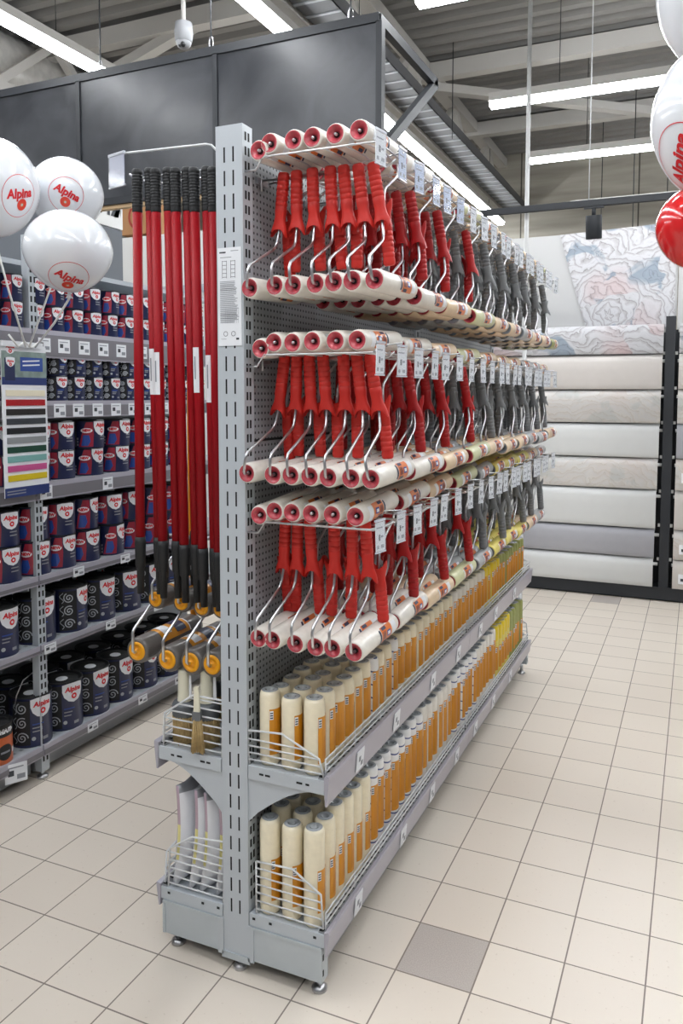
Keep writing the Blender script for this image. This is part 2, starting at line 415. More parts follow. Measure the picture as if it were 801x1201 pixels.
# ------------------------------------------------------------------ black partition board
PY = 1.5
t = thing('display_board', 'large matt black board in a steel frame hanging above the paint shelves', 'board', (-2.0, PY, 2.49))
seams = [-.66, -1.515, -2.369, -3.22]
for i in range(3):
    mb = MB(); mb.box(seams[i+1]+2+.012, seams[i]+2-.012, -.004, .012, .02, .645, board); mb.build('panel', t)
mb = MB()
mb.box(-1.22, 1.34, -.012, .03, .64, .68, blackm); mb.box(-1.22, 1.34, -.012, .03, -.01, .025, blackm)
for sx in seams: mb.box(sx+2-.014, sx+2+.014, -.012, .03, .02, .645, blackm)
mb.build('frame', t)
mb = MB(); mb.box(-1.22, 1.34, .0, .03, -.03, -.0105, mat('chipboard_edge', 'bfa27c', .7)); mb.build('chipboard_edge', t)
mb = MB(); beam(mb, (1.33, .0, .655), (1.33, .82, .67), .035, .045, blackm); beam(mb, (1.33, .82, .67), (1.33, .03, .09), .035, .045, blackm); mb.build('bracket', t)
for X in (-2.22, -1.54, -.80):
    mb = MB(); mb.tube([(X+2, .0, .62), (X+2, .0, .74), (X+2.004, .0, 1.81)], .004, blackm, 5)
    mb.tube([(X+2+.012*math.cos(a), 0, .70+.03*math.sin(a)) for a in [i*PI/6 for i in range(13)]], .003, steel, 5); mb.build('hanging_hook', t)
# dome camera
t = thing('dome_camera', 'white dome security camera on a rod above the black board', 'camera', (-1.785, 1.62, 3.25)); t.scale = (.85, .85, .85)
mb = MB(); mb.lathe([(0, .15), (.05, .15), (.056, .09), (.05, .045), (.048, .04)], mat('camera_shell', '7c7d80', .6), 20); mb.build('housing', t)
mb = MB(); mb.lathe([(.046, .04)]+[(.045*math.cos(a), .04-.042*math.sin(a)) for a in [i*PI/12 for i in range(1, 7)]], mat('smoked_dome', '9a9b9e', .35), 18); mb.disc((.0, -.035, .012), .013, black, 'Y'); mb.build('dome', t)
mb = MB(); mb.lathe([(.016*math.sin(PI*i/8), .014-.016*math.cos(PI*i/8)) for i in range(9)], black, 12, at=(.016, -.031, 0)); mb.build('lens', t)
mb = MB(); mb.tube([(0, 0, .15), (0, 0, 1.26)], .013, trussm, 8); mb.build('rod', t)
# sign header with writing and grey wall beneath it
mb = MB(); mb.box(-2.75, -2.62, .6, 2.12, 0, 2.50, mat('slate_wall', '6b7077', .6)); structure(mb.build('wall_partition'))
t = thing('header_sign', 'white sign board with black lettering above the slate grey wall', 'sign', (-2.615, 1.4, 2.505))
mb = MB(); mb.box(-.02, 0, -.7, .72, 0, .20, white); mb.build('board', t)
v, fs = text2d('ПОКРЫТИЯ', .15, .004, 0, 1.0)
mx = max(p[0] for p in v)
mb = MB(); mb.add([(.003, p[0]-mx+.70, p[1]+.115) for p in v], fs, ink); mb.build('lettering', t, fix=False)
# far bits between the poles and the slate wall
t = thing('cardboard_carton', 'brown carton with a red printed mark on top of the far white rack', 'box', (-3.31, 3.3, 2.72))
mb = MB(); mb.box(-.14, .13, -.2, .2, 0, .26, mat('cardboard', 'b98a5f', .8)); mb.build('box', t)
mb = MB(); v, fs = ring2d(0, .13, .07, .09, .02, 20); mb.add([(a, -.203, b) for a, b in v], fs, mat('red_mark', 'a5402c', .6)); mb.build('mark', t, fix=False)
t = thing('white_rack', 'tall white rack far behind beside the slate grey wall', 'rack', (-3.0, 3.3, 0))
mb = MB(); mb.box(-.45, .6, -.2, .25, 0, 2.70, white); mb.box(-.46, .61, -.21, .25, 2.25, 2.31, grey); mb.build('body', t)

# ================================================================== WALLPAPER DISPLAY
t = thing('wallpaper_rack', 'black steel display rack holding the wallpaper rolls, with an upright at right', 'rack', (0, 4.30, 0))
mb = MB(); mb.box(-1.2, 1.7, -.09, .3, .012, .10, blackm); mb.box(-1.2, 1.7, -.06, .3, .0, .012, black); mb.box(-1.2, 1.7, -.095, -.085, .095, .105, blackm); mb.build('plinth', t)
for X in (.485, 1.62, -1.15):
    mb = MB(); mb.box(X-.033, X+.033, -.09, -.02, .10, 2.06, blackm)
    for z_ in (.3, .55, .8, 1.05, 1.3, 1.55, 1.8): mb.box(X-.05, X+.05, -.04, -.02, z_-.01, z_+.012, white)
    mb.build('upright', t)
mb = MB(); mb.box(-1.2, 1.7, .10, .12, .1, 1.978, blackm); mb.build('back_sheet', t)
def sheet(x0, x1, zt, zb, m, lab, yoff=0):
    pr = []
    for i in range(9):
        a = PI*.5*i/8; pr.append((.085-.085*math.cos(PI/2-a)-.0, zt-.09+.09*math.cos(a)))
    # roll-over at the top bulging to the front, then hanging down slightly inwards
    pr = [(.11, zt-.02), (.09, zt-.004), (.06, zt), (.03, zt-.008), (.01, zt-.028), (.0, zt-.06), (.002, zt-.12), (.008, zb+.03), (.012, zb)]
    mb = MB(); n = len(pr)
    vs = [(x0, a, b) for a, b in pr]+[(x1, a, b) for a, b in pr]+[(x0, a+.004, b-.003) for a, b in pr]+[(x1, a+.004, b-.003) for a, b in pr]
    fs = [(i, i+1, n+i+1, n+i) for i in range(n-1)]+[(2*n+i, 3*n+i, 3*n+i+1, 2*n+i+1) for i in range(n-1)]
    fs += [(n-1, 3*n-1, 4*n-1, 2*n-1), (0, n, 3*n, 2*n)]+[(i, 2*n+i, 2*n+i+1, i+1) for i in range(n-1)]+[(n+i, n+i+1, 3*n+i+1, 3*n+i) for i in range(n-1)]
    mb.add(vs, fs, m, True)
    tt = thing('wallpaper_roll', lab, 'wallpaper', (0, 4.19+yoff, 0), 0, 'wallpaper rolls on the black rack')
    mb.build('paper_sheet', tt)
    mb = MB(); mb.lathe([(0, x0-.01), (.012, x0-.01), (.012, x1+.03), (0, x1+.03)], white, 12, 'X', (0, .06, zt-.05)); mb.build('roll_tube', tt)
    return tt
rows_ = [(2.01, 1.80, W_flor, 'rose-printed wallpaper roll, topmost on the rack'), (1.795, 1.545, W_beige, 'plain beige wallpaper roll, second from the top'),
        (1.54, 1.30, W_faint, 'faint floral beige wallpaper roll, third from the top'), (1.295, 1.05, W_white, 'plain off-white wallpaper roll, fourth from the top'),
        (1.045, .82, W_faint, 'faint floral wallpaper roll between two plain white rolls'), (.815, .535, W_white, 'plain white wallpaper roll just above the grey one'),
        (.53, .32, W_grey, 'plain grey wallpaper roll near the bottom'), (.315, .105, W_white, 'plain white wallpaper roll at the very bottom')]
for i, (zt, zb, m, lab) in enumerate(rows_):
    sheet(-1.05, .44-.004*i, zt, zb, m, lab)
rr = [W_flor, W_faint, W_faint, W_grey, W_faint, W_beige, W_faint, W_beige]
for i, (zt, zb, m, lab) in enumerate(rows_):
    tt = sheet(.545, 1.55, zt, zb, rr[i], 'pale wallpaper roll right of the black upright, %s from the top' % ordn(i))
    if i in (4, 6, 7):
        mb = MB(); mb.box(.585, .68, -.004, -.001, zt-.17, zt-.10, paper); mb.box(.60, .625, -.006, -.0035, zt-.15, zt-.13, ink); mb.box(.635, .67, -.006, -.0035, zt-.145, zt-.137, inkl); mb.build('paper_label', tt)
t = thing('floral_mural', 'large wall sheet of grey and pink peonies above the rolls', 'wallpaper', (0, 4.40, 2.0))
mb = MB(); 
mb.add([(-.33, -.02, .72), (.10, -.02, .735), (.50, -.02, .75), (.50, -.02, 0), (-.12, -.02, 0), (-.27, -.02, .5)], [(0, 1, 2, 3, 4, 5)], W_flor)
mb.build('printed_sheet', t, fix=False)
mb = MB(); mb.box(-1.3, .515, -.01, .02, -.02, .72, W_back); mb.build('backing_board', t)
mb = MB(); mb.box(.522, 1.6, -.015, .02, -.02, .78, W_back); mb.build('side_board', t)
# white pole, black rail and track spot
mb = MB(); mb.lathe([(0, 0), (.03, 0), (.03, .01), (.013, .012), (.013, 4.3), (0, 4.3)], mat('pole_grey', 'adadac', .5), 12)
tag(mb.build('support_pole', loc=(-.305, 3.0, 0)), 'slim white pole standing from floor to roof behind the far end', 'pole')
t = thing('lighting_rail', 'long black lighting track running level across to the right', 'rail', (0, 2.97, 2.605))
mb = MB(); mb.box(-.62, 2.2, -.02, .012, -.018, .018, blackm); mb.box(-.62, 2.2, -.007, -.0, -.0195, -.018, black); mb.build('track', t)
mb = MB(); mb.box(-.05, .55, .03, .06, .03, .035, trussm); mb.build('cover_strip', t)
for x in (.06, 1.3):
    mb = MB(); mb.tube([(x, -.005, .018), (x, -.005, 1.69)], .003, whitewire, 5); mb.build('hanging_wire', t)
t = thing('track_spotlight', 'black cylinder spotlight under the lighting track', 'spotlight', (.09, 2.965, 2.587))
mb = MB(); mb.box(-.055, .055, -.012, .012, -.012, -.001, blackm); mb.tube([(0, 0, -.012), (0, 0, -.05)], .012, blackm, 8); mb.build('adapter', t)
mb = MB(); T_ = Matrix.Translation((0, 0, -.055))@Matrix.Rotation(math.radians(12), 4, 'X')
m2 = MB(); m2.lathe([(0, -.13), (.043, -.13), (.046, -.125), (.046, .0), (.043, .005), (.038, .003), (.038, -.02), (0, -.02)], blackm, 20)
mb.add(m2.v, m2.f, blackm, True, T_); mb.build('can_body', t)

# ================================================================== PAINT SHELVES (left)
XP = -1.60
levels = [(.137, .095), (.53, .50), (.80, .765), (1.155, 1.09), (1.465, 1.40), (1.733, 1.63)]
def paint_unit(y0, y1, lab, posts):
    t = thing('paint_shelving', lab, 'shelving', (XP, y0, 0))
    L = y1-y0
    mb = MB(); mb.box(-.43, -.415, 0, L, .06, 2.02, greyd); mb.build('back_panel', t)
    mb = MB(); mb.box(-.40, -.06, .01, L-.01, .02, .085, greyd); mb.build('plinth', t)
    for zt, zb in levels:
        mb = MB(); mb.box(-.415, -.008, .006, L-.006, zt-.022, zt, grey)
        for k in range(int(L/.035)):
            mb.box(-.06, -.045, .03+.035*k, .042+.035*k, zt, zt+.0006, greyd)
        mb.build('shelf', t)
        mb = MB(); mb.box(-.008, .0, .004, L-.004, zb, zt+.002, lipm); mb.box(.0, .002, .004, L-.004, zb+.006, zt-.016, lipd); mb.build('price_rail', t)
    mb = MB(); mb.box(-.43, -.2, 0, L, 2.0, 2.02, grey); mb.build('top_cap', t)
    for py in posts:
        mb = MB()
        mb.box(-.045, -.012, py-.02, py+.02, .03, 2.08, grey)
        # slotted front face
        z_ = .07
        while z_ < 2.05:
            for dy in (-.009, .009): mb.box(-.0125, -.0112, py+dy-.004, py+dy+.004, z_, z_+.022, dark)
            z_ += .036
        mb.build('post', t)
        mb = MB(); mb.tube([(-.03, py, .03), (-.03, py, .012)], .007, steel, 8); mb.lathe([(0, 0), (.022, 0), (.022, .008), (.008, .014), (0, .014)], steel, 14, at=(-.03, py, 0)); mb.build('foot', t)
        for zt, zb in levels[:5]:
            mb = MB(); mb.prism([(-.41, zt-.055), (-.2, zt-.085), (-.05, zt-.06), (-.05, zt-.024), (-.41, zt-.024)], py-.028, py-.022, grey, 'Y'); mb.build('bracket', t)
    return t
paint_unit(-1.1, .395, 'grey paint shelving bay cut off by the left edge, orange tin at its foot', [])
paint_unit(.395, 1.9, 'grey paint shelving bay with slotted corner post, facing the red poles', [.02])
# price cards on the rails
def rail_card():
    mb = MB(); mb.box(0, .0015, -.03, .03, -.024, .024, paper)
    o = thing('price_card', 'x', 'price card')
    mb.build('card', o)
    mb = MB(); mb.box(.0015, .002, -.022, -.006, -.006, .008, ink); mb.box(.0015, .002, .002, .024, -.016, -.004, inkl); mb.box(.0015, .002, -.024, .02, .013, .016, inkl); mb.build('print', o)
    return o
rc = Proto(rail_card)
LN = ['bottom', 'second lowest', 'third lowest', 'fourth lowest', 'fifth lowest', 'top']
cards = {0: (.66, .98, 1.25), 1: (.44, .78, 1.1), 2: (.60, .88, 1.15), 3: (.44, .78, 1.12), 4: (.52, .62, .73, .84, .95, 1.06, 1.17), 5: (.45, .55, .66, .77, .88, 1.02, 1.13)}
for lv, ys in cards.items():
    for i, y in enumerate(ys):
        o = rc(); zt, zb = levels[lv]
        o.location = (XP+.002, y, (zt+zb)/2-.004); o.scale = (1, 1.0, max(.75, min(1.1, (zt-zb)/.06)))
        tag(o, 'white price card, %s rail of the paint shelving, %s beyond post' % (LN[lv], ordn(i)), 'price card', 'price cards on the paint shelving')
o = rc(); o.location = (XP+.012, .25, .10); o.rotation_euler = (0, 0, -.5); o.scale = (1, 1.3, 1.5)
tag(o, 'larger white price card on the bottom rail below the orange tin', 'price card')

# ------------------------------------------------------------------ paint tins
def wrapc(v, r, dz=0, ang=0): return [(r*math.cos(a/r+ang), r*math.sin(a/r+ang), b+dz) for a, b in v]
def shield(sx):   # white crest, u right, v up, origin at its centre
    p = [(-.5, .40), (-.25, .45), (0, .46), (.25, .45), (.5, .40), (.5, .08), (.42, -.16), (.24, -.34), (0, -.42), (-.24, -.34), (-.42, -.16), (-.5, .08)]
    return [(a*sx, b*sx) for a, b in p]
def slabs(vs, fs, w):
    """cut flat polygons into narrow upright strips so that they follow a round can"""
    ov, of = [], []
    for fc in fs:
        poly = [vs[i] for i in fc]
        k0, k1 = math.floor(min(p[0] for p in poly)/w), math.floor(max(p[0] for p in poly)/w)
        for k in range(k0, k1+1):
            q = poly
            for lim, sg in ((k*w, 1), ((k+1)*w, -1)):
                o_ = []
                for i in range(len(q)):
                    A, B = q[i-1], q[i]; da, db = sg*(A[0]-lim), sg*(B[0]-lim)
                    if da*db < 0: t_ = da/(da-db); o_.append((A[0]+t_*(B[0]-A[0]), A[1]+t_*(B[1]-A[1])))
                    if db >= 0: o_.append(B)
                q = o_
                if len(q) < 3: break
            if len(q) >= 3: of.append(tuple(range(len(ov), len(ov)+len(q)))); ov += q
    return ov, of
def wadd(mb, vs, fs, r, e, dz, ang, m):
    v, f_ = slabs(vs, fs, r*.16)
    mb.add([((r+e)*math.cos(a/r+ang), (r+e)*math.sin(a/r+ang), b+dz) for a, b in v], f_, m)
def crest(mb, r, s, z0, ang):
    p = shield(s); c = [(0, 0)]; n = len(p)
    wadd(mb, c+p, [(0, i+1, (i+1) % n+1) for i in range(n)], r, .0006, z0, ang, paper)
    v, fs = text2d('Alpina', s*.30, s*.013, .15); wadd(mb, [(a, b+.17*s) for a, b in v], fs, r, .0012, z0, ang, logo)
    v, fs = ring2d(.02*s, -.14*s, .13*s, .13*s, .075*s, 16); wadd(mb, v, fs, r, .0012, z0, ang, logo)
def tin(kind, r, h, lidded):
    t = thing('paint_tin', 'x', 'paint tin')
    mb = MB()
    if kind == 'orange':
        mb.lathe([(0, 0), (r, 0), (r, .004), (r, h*.68, black), (r, h*.97)], orangetin, 28)
    else:
        mb.lathe([(0, 0), (r*.985, 0), (r, .004), (r, h*.97)], navy, 28)
    mb.lathe([(r, h*.97), (r+.002, h*.975), (r+.002, h), (r-.003, h), (r-.005, h-.006), (r*.75, h-.006), (r*.72, h-.002), (0, h-.002)], black, 28)
    can = mb.build('can', t)
    mb = MB()
    if kind == 'scroll':
        crest(mb, r, r*1.16, h*.76, .66)
        vv = []
        wadd(mb, [(-.85*r, h*.05), (.05*r, h*.05), (.05*r, h*.93), (-.85*r, h*.93), (-.4*r, h*.05), (-.4*r, h*.93)], [(0, 4, 5, 3), (4, 1, 2, 5)], r, .0004, 0, 0, black)
        for k in range(3):
            zc = h*(.2+.29*k); R = h*.115
            pts = [(-.34*r+R*(1-i/30)*math.cos(i*.42+k), zc+R*(1-i/30)*math.sin(i*.42+k)) for i in range(29)]
            v, fs = strip2d(pts, .0045); wadd(mb, v, fs, r, .0009, 0, 0, silver)
            v, fs = strip2d([(-.70*r+.1*r*math.sin(i*.9), zc-R+R*2*i/8) for i in range(9)], .003); wadd(mb, v, fs, r, .0009, 0, 0, silver)
        for k, wd in enumerate((.55, .42, .36)):
            v, fs = strip2d([(.05*r, h*(.45-.07*k)), ((.05+wd)*r, h*(.45-.07*k))], .0045); wadd(mb, v, fs, r, .0008, 0, .1, bluep if k == 0 else inkl)
        v = ell(.1*r, h*.17, .1*r, .1*r, 14); wadd(mb, v, [tuple(range(14))], r, .0008, 0, .1, silver)
        v, fs = strip2d([(.55*r, h*.14), (.85*r, h*.14)], h*.06); wadd(mb, v, fs, r, .0008, 0, .1, inkl)
    elif kind == 'streak':
        crest(mb, r, r*1.15, h*.72, .62)
        a = -.38
        wadd(mb, [(-.5*r, h*.05), (.0, h*.05), (.36*r, h*.05), (.42*r, h*.5), (.36*r, h*.94), (-.05*r, h*.94), (-.32*r, h*.5)], [tuple(range(7))], r, .0005, 0, a, redp)
        wadd(mb, [(-.36*r, h*.08), (.05*r, h*.08), (.22*r, h*.25), (.12*r, h*.47), (-.24*r, h*.47)], [tuple(range(5))], r, .0008, 0, a, bluep)
        v = [(x, y) for x, y in ell(-.02*r, h*.64, .36*r, h*.09, 16)]; wadd(mb, v, [tuple(range(16))], r, .001, 0, a, paper)
        v, fs = text2d('NEW', h*.12, .001); wadd(mb, [(x-.02*r, y+h*.64) for x, y in v], fs, r, .0014, 0, a, logo)
        for k in range(3):
            v, fs = strip2d([(-.64*r, h*(.12+.11*k)), (-.54*r, h*(.12+.11*k))], h*.075); wadd(mb, v, fs, r, .0006, 0, a, inkl)
        for k in range(2):
            v, fs = strip2d([(.5*r, h*(.42-.1*k)), (1.0*r, h*(.42-.1*k))], .004); wadd(mb, v, fs, r, .0006, 0, 0, inkl)
        if not lidded:
            wadd(mb, [(-1.6*r, .004), (-1.1*r, .004), (-.68*r, .004), (-.68*r, h*.96), (-1.1*r, h*.96), (-1.6*r, h*.96)], [(0, 1, 4, 5), (1, 2, 3, 4)], r, .0005, 0, a, tinlid)
    else:
        mb2 = MB(); v, fs = text2d('ЭМАЛЬ', h*.14, .0015); wadd(mb2, [(x, y+h*.82) for x, y in v], fs, r, .0008, 0, -.1, paper); mb2.build('lettering', can, fix=False)
        v = ell(-.1*r, h*.3, .5*r, h*.2, 20); c = [(-.1*r, h*.3)]; wadd(mb, c+v, [(0, i+1, (i+1) % 20+1) for i in range(20)], r, .0006, 0, 0, black)
        v, fs = strip2d([(.45*r, h*.28), (.95*r, h*.28)], h*.13); wadd(mb, v, fs, r, .0008, 0, 0, paper)
        v, fs = strip2d([(-.4*r, h*.3), (.2*r, h*.3)], h*.05); wadd(mb, v, fs, r, .0012, 0, 0, inkl)
    mb.build('printed_label', can, fix=False)
    if lidded and kind == 'scroll':
        mb = MB(); v = [(x, y, h-.0005) for x, y in ell(.25*r, 0, .36*r, .30*r, 18)]; mb.add(v, [tuple(range(18))], paper); mb.build('lid_sticker', can, fix=False)
    return t
orangetin = mat('orange_tin', 'c9602c', .35, coat=.4, noise=.3, nscale=30); tinlid = mat('tin_metal', '8c8f93', .3, .8)
silver = mat('silver_print', 'a9adb3', .4); redp = mat('red_print', '9a2238', .4, coat=.3)
big = Proto(lambda: tin('scroll', .078, .198, True)); med = Proto(lambda: tin('scroll', .077, .182, False))
rnd = Proto(lambda: tin('streak', .064, .132, False)); sq = Proto(lambda: tin('streak', .066, .114, False))
sm = Proto(lambda: tin('streak', .046, .097, False)); sms = Proto(lambda: tin('scroll', .046, .097, False)); orp = Proto(lambda: tin('orange', .062, .15, True))
def place(pr, x, y, z, lab, grp, j=.3):
    o = pr(); o.location = (x+random.uniform(-.006, .004), y, z+.0005); o.rotation_euler = (0, 0, random.uniform(-j, j)*.6-.66); tag(o, lab, 'paint tin', grp)
for c, X in enumerate((-1.685, -1.86)):
    where = 'front row' if c == 0 else 'back row'
    for i, y in enumerate((.42, .585, .745, .905, 1.08, 1.25, 1.42)):
        place(big, X, y+.05*c, levels[0][0], 'large navy scroll-print tin, bottom shelf, %s, %s beyond the post' % (where, ordn(i)), 'large tins on the bottom shelf', .45)
    for i, y in enumerate((.455, .625, .795, .96, 1.125, 1.29, 1.46)):
        place(med, X, y+.03*c, levels[1][0], 'navy scroll-print tin, second shelf, %s, %s beyond the post' % (where, ordn(i)), 'tins on the second shelf', .5)
    place(med, X, .27, levels[1][0], 'navy scroll-print paint tin left of the post, second shelf, %s' % where, 'tins on the second shelf', .3)
for k in range(2):
    st = 'upper' if k else 'lower'
    for i, y in enumerate((.44, .575, .715, .865, 1.01, 1.15, 1.29)):
        place(rnd, -1.675, y, levels[2][0]+.1325*k, 'navy and red tin, third shelf, %s layer, %s beyond the post' % (st, ordn(i)), 'tins on the third shelf', .6)
    for i, y in enumerate((.295, .16)):
        place(rnd, -1.675, y, levels[2][0]+.1325*k, 'navy tin left of post, third shelf, %s layer, %s from it' % (st, ordn(i)), 'tins on the third shelf', .5)
    for i, y in enumerate((.46, .59, .755, .92, 1.06, 1.2, 1.34)):
        place(sq, -1.68, y, levels[3][0]+.1145*k, 'pale-sided navy and red tin, fourth shelf, %s layer, %s beyond post' % (st, ordn(i)), 'tins on the fourth shelf', .3)
    for i, y in enumerate((.29, .15)):
        place(sq, -1.68, y, levels[3][0]+.1145*k, 'navy and red tin left of post, fourth shelf, %s layer, %s' % (st, ordn(i)), 'tins on the fourth shelf', .3)
    for lv, pr, nm in ((4, sms, 'fifth'), (5, sm, 'top')):
        for i in range(11):
            place(pr, -1.655, .45+.104*i, levels[lv][0]+.0978*k, 'small %s tin, %s shelf, %s layer, %s beyond the post' % ('black scroll-print' if lv == 4 else 'navy and red', nm, st, ordn(i)), 'small tins on the %s shelf' % nm, .25)
        for i in range(2):
            place(pr, -1.655, .345-.104*i, levels[lv][0]+.0978*k, 'small navy tin left of post, %s shelf, %s layer, %s' % (nm, st, ordn(i)), 'small tins on the %s shelf' % nm, .25)
o = orp(); o.location = (-1.675, .235, levels[0][0]+.0005); tag(o, 'orange enamel tin with black lid band at the lower left edge', 'paint tin')
o = big(); o.location = (-1.86, .24, levels[0][0]+.0005); tag(o, 'large navy tin behind the orange enamel tin', 'paint tin')
# wire bail of the tin next to the post
mb = MB(); mb.tube([(-1.685, .34, .30), (-1.675, .342, .345), (-1.67, .37, .395), (-1.67, .42, .41), (-1.67, .47, .395), (-1.675, .498, .345), (-1.685, .50, .30)], .0022, steel, 6)
bail = mb.build('wire_handle'); bpy.context.view_layer.update()
bail.parent = big.o; bail.matrix_parent_inverse = big.o.matrix_world.inverted()

# colour chart poster
t = thing('colour_chart', 'hanging paint colour chart with ten coloured bars covering the post', 'poster', (-1.575, .33, 1.12))
mb = MB(); mb.box(-.004, 0, -.103, .103, 0, .545, paper); mb.build('board', t)
mb = MB(); mb.box(0, .001, -.103, .103, .42, .525, mat('chart_photo', '7f8f8a', .5, noise=.6, nscale=30)); mb.box(0, .0012, -.103, .103, .405, .432, navy2 := mat('chart_navy', '24356e', .45)); mb.box(0, .0016, -.02, .085, .455, .505, bluep)
v, fs = strip2d([(-.01, .49), (.07, .495)], .005); mb.add([(.002, a, b) for a, b in v], fs, paper); v, fs = strip2d([(-.01, .475), (.07, .48)], .005); mb.add([(.002, a, b) for a, b in v], fs, paper)
mb.box(0, .0016, -.09, -.045, .42, .50, navy)
mb.build('photo_header', t)
mb = MB()
for (uy, uz, ss) in ((-.065, .535, .05), (-.065, .485, .04)):
    p = shield(ss); n = len(p); mb.add([(.0022, uy+a, uz+b) for a, b in p], [tuple(range(n))], paper)
    v, fs = text2d('Alpina', ss*.29, ss*.012); mb.add([(.0028, uy+a, uz+b+.1*ss) for a, b in v], fs, logo)
    v, fs = ring2d(0, -.2*ss, .15*ss, .15*ss, .09*ss, 14); mb.add([(.0028, uy+a, uz+b) for a, b in v], fs, logo)
mb.build('crest', t, fix=False)
for i, c in enumerate(('e8e0c8', 'a8121c', '241f1d', '383c42', '16171a', '8a8d8f', '12402f', '78aaa6', 'c04f88', 'd2b916')):
    zz = .375-.034*i
    mb = MB(); mb.box(0, .0025, -.088, .092, zz-.011, zz+.011, mat('chart_bar', c, .4)); mb.build('colour_bar', t)
mb = MB(); mb.box(0, .001, -.103, .103, 0, .035, navy2)
for zz in (.022, .012):
    v, fs = strip2d([(-.095, zz), (-.01, zz+.001)], .004); mb.add([(.0016, a, b) for a, b in v], fs, inkl)
mb.build('footer', t)

# ================================================================== MIDDLE GONDOLA
GY0, GY1 = -.171, 2.35
XR, XL = -.337, -.412          # right and left faces of the upright
gon = thing('shelving_gondola', 'grey double-sided shelving unit in the middle with slotted end upright', 'shelving', (0, 0, 0))
def gpart(mb, name, parent=gon, **k): return mb.build(name, parent, **k)
def upright(y0, y1):
    mb = MB()
    H = 2.134; zb = .045
    # end face with real slots
    xs = [XL, XL+.022, XL+.0265, XL+.047, XL+.0515, XR]
    zs = [zb, .16]; kinds = [0]
    z_ = .16
    while z_ < H-.06:
        zs += [z_+.036, z_+.0555]; kinds += [1, 0]; z_ += .0555
    zs.append(H); kinds.append(0)
    for i in range(len(zs)-1):
        for j in range(5):
            if kinds[i] and j in (1, 3): continue
            mb.quad((xs[j], y0, zs[i]), (xs[j+1], y0, zs[i]), (xs[j+1], y0, zs[i+1]), (xs[j], y0, zs[i+1]), grey)
    mb.box(XL+.004, XR-.004, y0+.006, y0+.008, zb, H-.002, dark)
    mb.quad((XL, y0, zb), (XL, y0, H), (XL, y1, H), (XL, y1, zb), grey)
    mb.quad((XR, y0, zb), (XR, y0, H), (XR, y1, H), (XR, y1, zb), grey)
    mb.quad((XL, y1, zb), (XL, y1, H), (XR, y1, H), (XR, y1, zb), grey)
    mb.quad((XL, y0, H), (XR, y0, H), (XR, y1, H), (XL, y1, H), grey); mb.quad((XL, y0, zb), (XR, y0, zb), (XR, y1, zb), (XL, y1, zb), grey)
    z_ = .2
    while z_ < H-.03:
        for s_, xx in ((1, XR), (-1, XL)):
            for dy in (.014, .028): mb.box(xx-.0008, xx+.0008, y0+dy-.0035, y0+dy+.0035, z_, z_+.02, dark)
        z_ += .0345
    gpart(mb, 'upright')
    mb = MB(); mb.box(XL-.004, XR+.004, y0-.003, y1+.003, .032, .05, zinc); gpart(mb, 'base_cap')
upright(GY0, GY0+.045); upright(1.09, 1.135); upright(GY1-.045, GY1)
for a, b in ((GY0+.046, 1.089), (1.136, GY1-.046)):
    mb = MB(); mb.box(XR-.014, XR-.008, a, b, .16, 2.10, perf); mb.box(XL+.008, XL+.014, a, b, .16, 2.10, perf); gpart(mb, 'back_panel')
    mb = MB(); mb.box(XR-.010, XR-.006, a, b, 1.372, 1.378, dark); gpart(mb, 'panel_joint')
